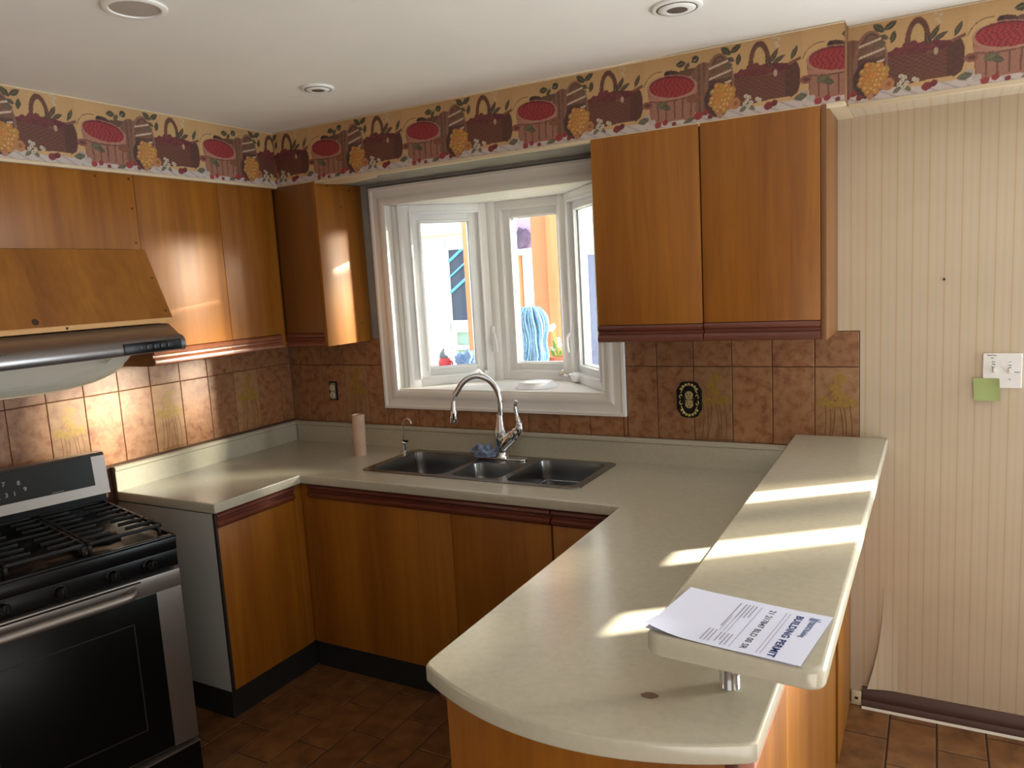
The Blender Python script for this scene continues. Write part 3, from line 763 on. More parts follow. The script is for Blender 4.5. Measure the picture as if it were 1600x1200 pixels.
t = thing('peninsula_cabinet', 'oak peninsula base with a plain end panel under the curved worktop', 'cabinet', (2.55, -1.2, FZ))
obj('carcass', box(BM(), 2.215, 2.845, -1.80, -.03, .105, .868), M['wood_dark'], t)
obj('end_panel', box(BM(), 2.212, 2.822, -1.822, -1.801, .0, .868, .001), M['wood'], t)
obj('corner_post', box(BM(), 2.824, 2.846, -1.826, -1.801, .0, .868, .001), M['rail'], t, label='dark corner post')
obj('side_panel', box(BM(), 2.846, 2.864, -1.826, -.47, FZ, .868, .001), M['wood'], t)
obj('side_panel', box(BM(), 2.846, 2.868, -.425, -.004, FZ, .868, .001), M['wood'], t)
obj('gap_strip', box(BM(), 2.84, 2.852, -.469, -.426, FZ, .868), M['gap'], t)
obj('side_rail', box(BM(), 2.846, 2.876, -1.83, -.47, .838, .872, .004), plain('sunlit_pink_rail', (196, 132, 116), .35), t, label='rail painted sunlit pink')  # rail under the worktop; the pink of sunlight is put into its colour
door_box(t, 2.196, 2.212, -1.20, -.66, .108, RZ); door_box(t, 2.196, 2.212, -1.80, -1.203, .108, RZ)
obj('rail', rail_y(BM(), RAIL, 2.2, -1.80, -.66, RZ, -1), M['rail'], t)
obj('toe_kick', box(BM(), 2.25, 2.80, -1.76, -.03, FZ, .104), M['kick'], t)
b = BM()
for p in ((2.848, -1.831, .80), (2.858, -1.831, .806), (2.866, -1.831, .80), (2.866, -1.831, .835), (2.85, -1.831, .84)): pass
vs0 = [(2.836, .812), (2.862, .820), (2.868, .80), (2.862, .77), (2.842, .764), (2.832, .79)]
prism(b, vs0, lambda u, v, tt: (u, tt, v), -1.8305, -1.826); obj('chipped_patch', b, plain('chipped_white', (226, 204, 200), .7), t, None, label='pale chipped patch')

# ------------------------------------------------------------------ worktop
t = thing('worktop', 'almond laminate worktop running around three sides with a curved peninsula end', 'worktop', (1.4, -.3, CT - .04))
def arc3(p, q, s, n):
    """shallow arc from p to q bulging by s to the right of p->q"""
    p, q = Vector(p), Vector(q); d = q - p; L = d.length; d /= L; nrm = Vector((d.y, -d.x)); out = []
    for k in range(n + 1):
        x = k / n; out.append(tuple(p + d * L * x + nrm * s * (1 - (2 * x - 1) ** 2)))
    return out
outer = [(.004, -.004), (.004, -1.114), (.637, -1.114), (.637, -.637), (2.172, -.637), (2.177, -1.80)]
outer += [(2.179, -1.835)] + arc3((2.185, -1.852), (2.872, -1.862), .096, 26) + [(2.885, -1.85), (2.885, -.004)]
hole = rrect(.885, 1.925, -.475, -.075, .03)
me = curve_prism([outer, hole], CT - .041, CT, .006)
meshobj('top', me, M['laminate'], t, 40)
SP = [(0, 0), (.019, 0), (.019, .088), (.026, .094), (.026, .104), (.018, .110), (0, .110)]
obj('backsplash', rail_y(BM(), SP, .004, -1.114, -.004, CT - .0005), M['laminate'], t)
obj('backsplash', rail_x(BM(), SP, -.004, .03, 2.885, CT - .0005), M['laminate'], t)
obj('end_strip', box(BM(), .002, .028, -1.1165, -1.114, CT - .04, CT + .108, .001), plain('dark_end_strip', (112, 96, 84), .6), t, label='dark unfinished end strip')
# round brown mark on the peninsula
b = BM(); vs = [b.verts.new((2.668 + .017 * math.cos(a) * (1 + .15 * math.sin(2 * a)), -1.782 + .012 * math.sin(a), CT + .0006)) for a in [2 * PI * k / 20 for k in range(20)]]; b.faces.new(vs)
obj('brown_mark', b, plain('brown_spot', (120, 92, 70), .7), t, None, label='round brown mark')

# raised bar
t = thing('breakfast_bar', 'raised almond breakfast bar shelf on a chrome post above the peninsula', 'shelf', (2.83, -.9, CT))
ol = [(2.664, -.003)] + [(2.68 - .0, -1.80)] + [(2.68 + .035 * (1 - math.cos(R(a))), -1.812 - .03 * math.sin(R(a))) for a in range(15, 91, 15)]
ol += [(2.965 + .03 * math.sin(R(a)), -1.828 - .03 * math.cos(R(a))) for a in range(0, 91, 15)] + [(2.995, -.003)]
me = curve_prism([ol], 1.029, 1.069, .009); meshobj('shelf_top', me, M['laminate'], t, 40)
def bar_post(x, y):
    b = BM(); lathe(b, [(.0205, CT), (.0205, CT + .002), (.0198, CT + .003), (.0198, 1.0295)], (x, y, 0), 28)
    obj('post', b, M['chrome'], t)
bar_post(2.80, -1.687); bar_post(2.80, -.62)

# ------------------------------------------------------------------ upper cabinets
UZ0, UZ1 = 1.470, 2.2415
UX = .317
RAILU = [(0, 0), (.010, 0), (.018, .005), (.020, .016), (.016, .026), (.007, .032), (.007, .040), (.016, .047), (.018, .055), (.012, .064), (0, .068)]
t = thing('wall_cabinet', 'oak wall cabinet with a sloping front panel over the range hood', 'cabinet', (.15, -1.5, 1.64))
YH0, YH1 = -1.90, -1.081
b = BM(); prism(b, [(.002, UZ1), (UX, UZ1), (UX, 1.939), (.44, 1.664), (.44, 1.652), (.002, 1.652)], lambda u, v, s: (u, s, v), YH0, YH1 - .001); obj('carcass', b, M['wood_dark'], t)
b = BM(); box(b, UX, UX + .016, YH0, YH1, 1.939, UZ1 - .001, .001); obj('upper_panel', b, M['wood'], t)
b = BM(); prism(b, [(UX + .001, 1.938), (UX + .017, 1.938), (.456, 1.662), (.440, 1.662)], lambda u, v, s: (u, s, v), YH0, -1.066); obj('sloping_panel', b, wood('honey_oak_slanted', (120, 68, 10), (156, 98, 22), rough=.45, sc=(20, 26, 2.2)), t)
obj('edge_strip', box(BM(), .432, .458, YH0, -1.066, 1.643, 1.662, .002), M['raw_wood'], t, label='pale raw wood edge strip')
def plug(p, n, r_):
    n = Vector(n).normalized(); b = BM(); tube(b, [Vector(p) - n * .001, Vector(p) + n * .0012], r_, 10); obj('screw_plug', b, M['screw'], t)
sl = Vector((.123, 0, -.276)).normalized(); sn = Vector((.276, 0, .123)).normalized()
for y, z in ((-1.10, 2.215), (-1.10, 2.10), (-1.10, 1.965), (-1.24, 2.215)): plug((UX + .016, y, z), (1, 0, 0), .0045)
for y, k, r_ in ((-1.085, .42, .004), (-1.085, .90, .0045), (-1.60, .93, .012)): plug(Vector((UX + .017, y, 1.938)) + Vector((.122, 0, -.276)) * k, sn, r_)
plug((.458, -1.50, 1.652), (1, 0, 0), .005)

t = thing('wall_cabinet', 'oak wall cabinet with two doors between the hood and the corner', 'cabinet', (.15, -.7, UZ0))
obj('carcass', box(BM(), .002, UX - .002, -1.079, -.345, UZ0 + .03, UZ1), M['wood_dark'], t)
obj('side_panel', box(BM(), .002, UX, -1.0795, -1.062, UZ0 - .008, UZ1 - .3, .001), M['wood_dark'], t)
door_box(t, UX - .001, UX + .014, -1.078, -.669, 1.533, UZ1 - .004); door_box(t, UX - .001, UX + .014, -.6675, -.362, 1.533, UZ1 - .004)
door_box(t, UX - .001, UX + .008, -.3605, -.334, UZ0 - .005, UZ1 - .004, name='filler_strip')
obj('rail', rail_y(BM(), RAILU, UX - .002, -1.078, -.669, 1.465), M['rail_lit'], t); obj('rail', rail_y(BM(), RAILU, UX - .002, -.6675, -.362, 1.465), M['rail_lit'], t)
obj('bottom_panel', box(BM(), .002, UX - .004, -1.06, -.345, UZ0 + .02, UZ0 + .03), M['wood_dark'], t)

t = thing('wall_cabinet', 'narrow oak corner wall cabinet left of the bay window', 'cabinet', (.46, -.15, UZ0))
obj('carcass', box(BM(), .004, .578, -.315, -.002, UZ0 + .02, UZ1), M['wood_dark'], t)
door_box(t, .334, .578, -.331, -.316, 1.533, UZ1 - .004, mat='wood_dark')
obj('side_panel', box(BM(), .5785, .596, -.331, -.0005, UZ0 - .004, UZ1 - .001, .001), M['wood'], t)
obj('rail', rail_x(BM(), RAILU, -.320, .336, .578, 1.467), M['rail'], t)
for y, z, r_ in ((-.25, 2.225, .004), (-.09, 2.215, .004), (-.16, 2.13, .0045), (-.07, 1.56, .004), (-.12, 1.63, .003)):
    b = BM(); tube(b, [(.5955, y, z), (.5972, y, z)], r_, 10); obj('screw_plug', b, M['screw'], t)

t = thing('wall_cabinet', 'oak wall cabinet with two flat doors right of the bay window', 'cabinet', (2.4, -.16, UZ0))
obj('carcass', box(BM(), 2.006, 2.804, -.312, -.001, UZ0 + .012, UZ1), M['wood_dark'], t)
obj('side_panel', box(BM(), 1.990, 2.0055, -.313, -.001, UZ0, UZ1, .001), M['wood_dark'], t); obj('side_panel', box(BM(), 2.8045, 2.822, -.331, -.001, UZ0, UZ1, .001), M['wood_dark'], t)
door_box(t, 1.989, 2.4005, -.331, -.314, 1.536, UZ1 - .002); door_box(t, 2.4055, 2.803, -.331, -.314, 1.538, UZ1 - .002)
obj('rail', rail_x(BM(), RAILU, -.318, 1.989, 2.4005, 1.4695), M['rail'], t); obj('rail', rail_x(BM(), RAILU, -.318, 2.4055, 2.803, 1.4715), M['rail'], t)
obj('gap_strip', box(BM(), 2.4, 2.406, -.316, -.3125, UZ0 + .012, UZ1 - .002), M['gap'], t)

# ------------------------------------------------------------------ range hood
t = thing('range_hood', 'steel under-cabinet range hood with a black control strip and drooping lens', 'range hood', (.25, -1.48, 1.53))
HY0, HY1 = -1.86, -1.084
hp = [(.01, 1.641), (.43, 1.641), (.455, 1.636), (.505, 1.598), (.530, 1.588), (.541, 1.574), (.543, 1.548), (.536, 1.536), (.520, 1.534), (.520, 1.560), (.50, 1.578), (.43, 1.626), (.01, 1.626)]
b = BM(); prism(b, hp, lambda u, v, s: (u, s, v), HY0, HY1); obj('shell', b, M['hood'], t, 50)
for y in (HY0, HY1 - .004):
    b = BM(); prism(b, [(.01, 1.640), (.43, 1.640), (.455, 1.635), (.505, 1.597), (.53, 1.587), (.540, 1.574), (.542, 1.548), (.535, 1.536), (.01, 1.536)], lambda u, v, s: (u, s, v), y, y + .004); obj('end_cap', b, M['hood'], t)
obj('filter_panel', box(BM(), .02, .50, HY0 + .006, HY1 - .006, 1.552, 1.556), M['black'], t)
pn = obj('control_panel', box(BM(), .536, .5462, -1.352, -1.105, 1.540, 1.579, .003), M['black'], t, label='black control strip')
for k in range(5): obj('push_button', box(BM(), .5455, .5485, -1.29 + .03 * k, -1.268 + .03 * k, 1.551, 1.569, .002), plain('charcoal_button', (34, 34, 36), .35), pn)
# curved lens hanging below: a shallow trough with a round belly
b = BM(); rows = []
for i in range(25):
    s = -1 + 2 * i / 24; y = -1.60 + .37 * s; dep = .118 * math.sqrt(max(0, 1 - abs(s) ** 2.6)) + .004
    rows.append([b.verts.new((x, y, 1.545 - dep * fz)) for x, fz in ((.20, 0), (.215, .85), (.25, 1.0), (.33, 1.0), (.385, .95), (.42, .62), (.43, 0))])
for a, c in zip(rows, rows[1:]):
    for k in range(6): b.faces.new((a[k], a[k + 1], c[k + 1], c[k]))
ln = obj('light_lens', b, M['lens'], t, 50, label='drooping translucent lens')
b = BM(); tube(b, [(.388, -1.60 + .37 * s, 1.545 - (.118 * math.sqrt(max(0, 1 - abs(s) ** 2.6)) + .004) * .95) for s in [-1 + 2 * i / 24 for i in range(25)]], .0025, 6); obj('rim', b, M['trim_cream'], ln)
b = BM(); tube(b, [(.47, -1.40, 1.54), (.44, -1.36, 1.51), (.45, -1.33, 1.535)], .003, 6); obj('lens_clip', b, M['trim_cream'], ln)
b = BM(); tube(b, smooth_path([(.5335, -1.86 + .012 * k, 1.590 - .0035 + .005 * math.sin(k * 2.1)) for k in range(10)], 4), .0009, 5); obj('badge_script', b, M['ink_black'], t)

# ------------------------------------------------------------------ gas range, turned a little away from the wall
rg = thing('gas_range', 'black and steel freestanding gas range pulled slightly out from the wall', 'stove', (.80, -1.42, FZ), R(-14), local=True)
RW, RD, RH = .76, .655, .929
obj('body', box(BM(), -RD, -.03, -RW + .004, -.004, .05, RH - .055, .004), plain('range_side_black', (26, 26, 27), .45), rg)
obj('cooktop', box(BM(), -RD + .0, .006, -RW, 0, RH - .055, RH - .008, .006), M['black'], rg)
b = BM()
box(b, -RD, .006, -.014, 0, RH - .012, RH, .004); box(b, -RD, .006, -RW, -RW + .014, RH - .012, RH, .004); box(b, -.016, .006, -RW + .012, -.012, RH - .012, RH, .004)
obj('cooktop_rim', b, M['black'], rg)
obj('manifold_panel', box(BM(), -.03, .004, -RW + .002, -.002, .815, RH - .055, .003), M['black'], rg)
for y in (-.10, -.22, -.38, -.54, -.66):
    b = BM(); lathe(b, [(.021, 0), (.022, .004), (.018, .006), (.016, .028), (.014, .030)], (.004, y, .846), 20, axis='x'); k = obj('control_knob', b, M['black'], rg)
    obj('knob_grip', box(BM(), .030, .041, y - .004, y + .004, .830, .864, .002), M['black_gloss'], k)
# door
dn = obj('oven_door', box(BM(), -.03, .012, -RW + .004, -.004, .165, .806, .004), M['steel_range'], rg)
obj('door_glass', box(BM(), .0118, .0145, -RW + .09, -.092, .170, .742, .001), M['black_gloss'], dn)
b = BM(); y0, y1, z0, z1 = -RW + .15, -.175, .27, .66
for q in ((y0, y0 + .004, z0, z1), (y1 - .004, y1, z0, z1), (y0, y1, z1 - .004, z1), (y0, y1, z0, z0 + .004)): box(b, .0143, .0155, *q)
obj('glass_border', b, plain('glass_border_print', (40, 40, 38), .3), dn)
obj('top_band', box(BM(), .0118, .0165, -RW + .006, -.005, .744, .806, .002), M['steel_range'], dn)
b = BM(); tube(b, smooth_path([(.017, -.165, .772), (.04, -.18, .770), (.050, -.215, .768), (.050, -.40, .768), (.050, -.58, .768), (.04, -.60, .770), (.017, -.61, .772)], 5), .016, 14); obj('handle', b, M['steel_range'], dn)
obj('vent_slot', box(BM(), .0135, .0175, -.62, -.14, .795, .801), M['black'], dn)
# drawer with bowed front
b = BM(); bow = [(-.03, -.004), (.012, -.004)] + [(.012 + .022 * math.sin(PI * k / 12), -.004 - (RW - .008) * k / 12) for k in range(1, 12)] + [(.012, -RW + .004), (-.03, -RW + .004)]
prism(b, bow, lambda u, v, s: (u, v, s), .035, .146); dw = obj('storage_drawer', b, M['black'], rg)
b = BM(); prism(b, bow, lambda u, v, s: (u * 1.03, v, s), .146, .153); obj('drawer_edge', b, M['steel_range'], dw)
for x in (-.08, -.6):
    for y in (-.06, -.70):
        b = BM(); lathe(b, [(.018, 0), (.018, .03), (.012, .052)], (x, y, 0), 12); obj('foot', b, M['black'], rg)
# backguard
bgd = obj('backguard', prism(BM(), [(-RD, RH - .02), (-RD + .062, RH - .02), (-RD + .056, RH + .062), (-RD, RH + .062)], lambda u, v, s: (u, s, v), -RW + .004, -.012), M['black'], rg)
gp = [(-RD - .004, RH + .063), (-RD + .074, RH + .063), (-RD + .070, RH + .080), (-RD + .052, RH + .215), (-RD + .040, RH + .226), (-RD - .004, RH + .226)]
hd = obj('control_head', prism(BM(), gp, lambda u, v, s: (u, s, v), -RW, 0), M['steel_range'], rg)
def face(y, q, off=.0):   # point on the sloping control face, q 0..1 from bottom to top
    return (-RD + .070 - .018 * q + off, y, RH + .080 + .135 * q)
b = BM(); gl = [face(-.05, .16, .001), face(-RW + .05, .16, .001), face(-RW + .05, 1.03, .001), face(-.05, 1.03, .001)]
va = [b.verts.new(p) for p in gl]; vb = [b.verts.new((p[0] - .004, p[1], p[2])) for p in gl]; b.faces.new(va); b.faces.new(vb[::-1])
for i in range(4): b.faces.new((va[i], va[(i + 1) % 4], vb[(i + 1) % 4], vb[i]))
dp = obj('display_panel', b, M['display'], hd)
ang = math.atan2(.018, .135)
fm = Matrix(((0, -math.sin(ang), math.cos(ang)), (1, 0, 0), (0, math.cos(ang), math.sin(ang)))).to_4x4()
for s, y, q in (('7', -.362, .66), ('8', -.314, .62), ('2', -.384, .33), ('3', -.358, .35), ('1', -.332, .35), ('9', -.296, .42)):
    me = text_mesh(s, .022, .0002, .0006); me.transform(Matrix.Translation(Vector(face(y, q, .0014))) @ fm)
    meshobj('key_digit', me, M['legend'], dp, None)
me = text_mesh('range', .010, .0002, .0); bpy.data.meshes.remove(me)
b = BM(); box(b, -RD + .0695, -RD + .0705, -.205, -.165, RH + .107, RH + .109); obj('badge_line', b, M['legend'], dp)
# burners and grates
for x, y, s in ((-.17, -.17, 1), (-.48, -.17, .85), (-.33, -.38, .9), (-.17, -.59, .9), (-.48, -.59, 1)):
    b = BM(); lathe(b, [(.048 * s, RH - .009), (.050 * s, RH + .001), (.036 * s, RH + .004), (.036 * s, RH + .012), (.030 * s, RH + .016), (.004, RH + .017)], (x, y, 0), 24); obj('burner', b, M['iron'], rg)
for y0, y1 in ((-.268, -.022), (-.512, -.272), (-.738, -.516)):
    b = BM(); z0, z1 = RH + .020, RH + .033; x0, x1 = -.605, -.05
    for x in (x0, x1 - .012): box(b, x, x + .012, y0, y1, z0, z1, .003)
    for y in (y0, y1 - .012): box(b, x0, x1, y, y + .012, z0, z1, .003)
    for k in range(1, 8):
        x = x0 + (x1 - x0) * k / 8
        if k == 4: box(b, x - .006, x + .006, y0, y1, z0, z1, .003)
        else: box(b, x - .004, x + .004, y0, y0 + (y1 - y0) * .40, z0 + .001, z1 + .002, .002); box(b, x - .004, x + .004, y1 - (y1 - y0) * .40, y1, z0 + .001, z1 + .002, .002)
    for x in (x0 + .002, x1 - .014):
        for y in (y0 + .002, y1 - .014): box(b, x, x + .012, y, y + .012, RH - .009, z0 + .002, .002)
    obj('grate', b, M['iron'], rg)

# ------------------------------------------------------------------ sink
t = thing('sink', 'stainless steel triple bowl sink set into the worktop below the window', 'sink', (1.4, -.27, CT))
bowls = ((.905, 1.285, -.462, -.098, .17), (1.318, 1.562, -.455, -.215, .11), (1.595, 1.908, -.462, -.092, .17))
me = curve_prism([rrect(.862, 1.945, -.492, -.058, .035)] + [rrect(a, b_, c, d, .045) for a, b_, c, d, e in bowls], CT + .0003, CT + .0045, .002)
meshobj('rim', me, M['steel_sink'], t, 40)
for x0, x1, y0, y1, dep in bowls:
    bm = BM(); rings = []
    for k, (ins, z) in enumerate(((-.001, CT + .003), (.0, CT - .004), (.006, CT - .05), (.011, CT - dep + .03), (.022, CT - dep + .008), (.05, CT - dep), (.09, CT - dep - .002))):
        rings.append([bm.verts.new((x, y, z)) for x, y in rrect(x0 + ins, x1 - ins, y0 + ins, y1 - ins, max(.045 - ins * .2, .02))])
    for a, c in zip(rings, rings[1:]):
        n = len(a)
        for i in range(n): bm.faces.new((a[i], a[(i + 1) % n], c[(i + 1) % n], c[i]))
    bm.faces.new(rings[-1])
    bw = obj('bowl', bm, M['steel_sink'], t, 50)
    cx, cy = (x0 + x1) / 2, (y0 + y1) / 2
    b = BM(); lathe(b, [(.042, CT - dep - .002), (.042, CT - dep + .0005), (.032, CT - dep + .0005), (.028, CT - dep - .003), (.004, CT - dep - .0035)], (cx, cy, 0), 24); obj('drain', b, M['chrome'], bw)
    if x0 > 1.59:
        b = BM(); tube(b, smooth_path([(x0 + .012, y0 + .06, CT - .085), (x0 + .02, y1 - .04, CT - .085), (x0 + .05, y1 - .014, CT - .085), (x1 - .05, y1 - .014, CT - .085), (x1 - .014, y1 - .05, CT - .085)], 5), .0022, 6); obj('ledge_bead', b, M['chrome'], bw)

# faucet
FX, FY, FB = 1.404, -.130, CT + .0045
t = thing('faucet', 'chrome gooseneck pull-down kitchen faucet behind the sink bowls', 'faucet', (FX, FY, FB))
me = curve_prism([rrect(FX - .128, FX + .128, FY - .027, FY + .027, .026, 8)], FB, FB + .008, .003); meshobj('deck_plate', me, M['chrome'], t, 40)
body = [(.031, .006), (.032, .012), (.026, .020), (.024, .035), (.0255, .06), (.029, .095), (.028, .13), (.022, .165), (.0175, .195), (.0165, .207)]
obj('body', lathe(BM(), [(r_, FB + h) for r_, h in body], (FX, FY, 0), 28), M['chrome'], t, 60)
b = BM(); tube(b, smooth_path([(FX + .004, FY, FB + .055), (FX + .045, FY - .0, FB + .095), (FX + .082, FY, FB + .128), (FX + .100, FY, FB + .150)], 6), [.026] * 4 + [.028] * 6 + [.024] * 4 + [.020] * 5, 16)
obj('valve_arm', b, M['chrome'], t, 60)
b = BM(); tube(b, smooth_path([(FX + .098, FY, FB + .140), (FX + .100, FY, FB + .170), (FX + .089, FY, FB + .205), (FX + .083, FY, FB + .240), (FX + .086, FY, FB + .262)], 5), [.019] * 3 + [.016] * 3 + [.012] * 3 + [.0085] * 8 + [.008] * 2 + [.009] * 2, 12)
tube(b, [(FX + .078, FY, FB + .261), (FX + .087, FY, FB + .268), (FX + .098, FY, FB + .266)], [.006, .0095, .006], 10)
obj('lever', b, M['chrome'], t, 60)
sd = Vector((-.86, -.51, 0))
path = [(0, .205), (0, .25)] + [(.102 - .102 * math.cos(R(a)), .262 + .130 * math.sin(R(a))) for a in range(0, 151, 12)]
pp = [Vector((FX + .006, FY, FB)) + sd * s + Vector((0, 0, z)) for s, z in path]
pp.append(pp[-1] + (pp[-1] - pp[-2]).normalized() * .035)
b = BM(); tube(b, smooth_path(pp, 3), .0135, 18); obj('neck', b, M['chrome'], t, 60)
ep = pp[-1]
b = BM(); tube(b, [ep, ep + Vector((-.006, -.004, -.03))], .0065, 10); obj('hose', b, M['steel'], t)
e2 = ep + Vector((-.005, -.003, -.026)); dn_ = Vector((-.05, -.03, -1)).normalized()
b = BM(); tube(b, [e2, e2 + dn_ * .004, e2 + dn_ * .03, e2 + dn_ * .033, e2 + dn_ * .06, e2 + dn_ * .094, e2 + dn_ * .100], [.010, .012, .0125, .0145, .016, .0205, .018], 18); sp = obj('spray_head', b, M['chrome'], t, 50)
b = BM(); tube(b, [e2 + dn_ * .055 + Vector((.008, -.013, 0)), e2 + dn_ * .085 + Vector((.009, -.0145, 0))], .004, 8); obj('spray_button', b, M['black'], sp)

# small filter tap
t = thing('filter_tap', 'small chrome drinking water tap left of the sink', 'faucet', (.842, -.127, CT))
obj('base', lathe(BM(), [(.019, CT), (.019, CT + .004), (.012, CT + .012), (.010, CT + .035), (.012, CT + .040), (.012, CT + .058), (.007, CT + .066)], (.842, -.127, 0), 20), M['chrome'], t)
b = BM(); tube(b, smooth_path([(.842, -.127, CT + .06), (.845, -.127, CT + .13), (.856, -.129, CT + .163), (.876, -.132, CT + .174), (.896, -.135, CT + .166), (.905, -.136, CT + .150)], 6), .0038, 10); obj('spout', b, M['chrome'], t, 60)
b = BM(); box(b, .838, .872, -.137, -.127, CT + .054, CT + .066, .003); obj('lever', b, M['black'], t)

# crumpled cloth
def crumple(name, mat, c, sx, sy, sz, seed, parent=None, n=26, amp=.9):
    bm = BM(); bmesh.ops.create_icosphere(bm, subdivisions=4, radius=1.0)
    for v in bm.verts:
        p = v.co.copy(); q = Vector((seed * 7.1, seed * 3.3, 0))
        d = 1 + amp * (abs(noise.noise(p * 1.7 + q)) - .25) + amp * .5 * (abs(noise.noise(p * 4.1 + q)) - .2)
        v.co = Vector((c[0] + p.x * sx * d, c[1] + p.y * sy * d, c[2] + max(0, (p.z + .75)) * sz * d))
    return obj(name, bm, mat, parent, 60, origin=c)
o = crumple('dishcloth', M['cloth'], (1.318, -.150, CT + .0125), .062, .034, .028, 2); props(o, 'crumpled blue grey dishcloth lying beside the faucet base', 'cloth')

# cardboard tube
t = thing('cardboard_tube', 'empty cardboard paper towel tube standing upright on the worktop', 'tube', (.652, -.235, CT))
b = BM(); cc = Vector((.652, -.235, 0)); hi = CT + .205; rr = .031
lathe(b, [(rr, CT), (rr, hi), (rr - .003, hi), (rr - .003, CT)], cc, 28, close=False); bmesh.ops.bridge_loops
sh = Matrix.Translation(Vector((0, 0, 0)))
for v in b.verts: v.co.x += (v.co.z - CT) * .02
obj('tube_wall', b, M['card'], t)
b = BM(); pts = []
for k in range(30):
    a = k * .5; z = CT + .01 + .185 * k / 29; pts.append((.652 + (z - CT) * .02 + (rr + .0002) * math.cos(a), -.235 + (rr + .0002) * math.sin(a), z))
tube(b, pts, .0007, 4); obj('spiral_seam', b, M['card_in'], t)

# foam plate on the sill
t = thing('foam_plate', 'white foam plate lying upside down on the window sill', 'plate', (1.468, .13, ZB0), 0)
b = BM(); lathe(b, [(.104, ZB0 + .0005), (.105, ZB0 + .003), (.098, ZB0 + .008), (.082, ZB0 + .024), (.076, ZB0 + .028), (.05, ZB0 + .0295), (.002, ZB0 + .0295)], (1.468, .13, 0), 40)
obj('dish', b, M['foam'], t, 45)
b = BM(); lathe(b, [(.078, ZB0 + .0272), (.080, ZB0 + .0275), (.079, ZB0 + .0292), (.075, ZB0 + .0292)], (1.468, .13, 0), 40, close=False); obj('foot_ring', b, M['foam'], t, 45)

# ------------------------------------------------------------------ building permit on the bar
PZ = 1.0695
t = thing('building_permit', 'white building permit papers with blue heading lying on the raised bar', 'paper', (2.986, -1.648, PZ), R(-97.5), local=True)
def lift(x, y):  # page coordinates: x 0..0.213 right, y 0..-0.285 up
    a = max(0, (-y - .20) / .085); c = max(0, (x - .15) / .063)
    return .0022 + .0009 * math.sin(y * 22 + x * 9) + .010 * a * a * (.35 + c) + .0035 * math.exp(-((y + .26) / .03) ** 2) * 0
def sheet(name, dz, w_, h_, ox=0, oy=0, rot=0):
    bm = BM(); nx, ny = 18, 24; g = []
    for j in range(ny + 1):
        row = []
        for i in range(nx + 1):
            x = w_ * i / nx; y = -h_ * j / ny; z = (lift(x, y) if dz else .0006)
            ca, sa = math.cos(rot), math.sin(rot)
            row.append(bm.verts.new((ox + x * ca - y * sa, oy + x * sa + y * ca, z)))
        g.append(row)
    for a, c in zip(g, g[1:]):
        for i in range(nx): bm.faces.new((a[i], c[i], c[i + 1], a[i + 1]))
    return obj(name, bm, M['paper'], t, 60)
sheet('lower_sheet', 0, .210, .279, .002, -.004, R(-1.2)); top = sheet('top_sheet', 1, .213, .283)
def print_text(s, size, x, y, mat, name, bold=0, spacing=1.0, width=None):
    me = text_mesh(s, size, .00003, bold, spacing=spacing)
    n = len(me.vertices); co = np.zeros(n * 3); me.vertices.foreach_get('co', co); co = co.reshape(-1, 3)
    if width: co[:, 0] *= width / co[:, 0].max()
    co[:, 0] += x; co[:, 1] += y
    co[:, 2] = [lift(p[0], p[1]) + .0006 for p in co]
    me.vertices.foreach_set('co', co.ravel()); me.update()
    meshobj(name, me, M[mat], top, None)
print_text('BUILDING PERMIT', .0185, .024, -.059, 'ink_blue', 'heading_text', .0005, 1.08, .182)
print_text('TORONTO', .014, .036, -.032, 'ink_logo', 'logo_text', .0003, .95, .038); print_text('Building', .014, .076, -.032, 'ink_logo', 'logo_text', .0001, .95, .034)
print_text('21 217847 BLD 00 SR', .0165, .024, -.109, 'ink_black', 'number_text', .0001, 1.05, .174)
def bars(name, items, mat):
    bm = BM()
    for x0, x1, y, h in items:
        k = max(1, int((x1 - x0) / .012)); pr = None
        for i in range(k + 1):
            x = x0 + (x1 - x0) * i / k; p = (bm.verts.new((x, y, lift(x, y) + .0006)), bm.verts.new((x, y + h, lift(x, y + h) + .0006)))
            if pr: bm.faces.new((pr[0], p[0], p[1], pr[1]))
            pr = p
    obj(name, bm, M[mat], top, None, recalc=False)
for y in (-.072, -.079, -.127): bars('ruled_line', [(.022, .203, y, .0012)], 'ink_grey')
def logo_mark():
    bm = BM()
    for (x0, x1, y0, y1) in ((.022, .0245, -.036, -.016), (.0265, .029, -.036, -.020), (.031, .0335, -.036, -.014)):
        vs = [bm.verts.new((x, y, lift(x, y) + .0006)) for x, y in ((x0, y0), (x1, y0), (x1 + .001, y1), (x0 + .001, y1))]; bm.faces.new(vs)
    obj('logo_mark', bm, M['ink_logo'], top, None, recalc=False)
logo_mark()
rnd = random.Random(5)
for y0, x0, nl in ((-.137, .022, 6), (-.137, .165, 6)):
    pass
items = [(.022, .022 + rnd.uniform(.03, .07), -.137 - .0068 * k, .0022) for k in range(4)] + [(.022, .022 + .11, -.168, .0022)]
bars('fine_print', items, 'ink_grey')
items = [(.155, .155 + rnd.uniform(.03, .05), -.137 - .0068 * k, .0022) for k in range(4)] + [(.15, .20, -.168 - .0068 * k, .0022) for k in range(3)]
bars('fine_print', items, 'ink_grey')
bars('fine_print', [(.08, .15, -.150 - .007 * k, .0012) for k in range(3)], 'ink_grey')
b = None

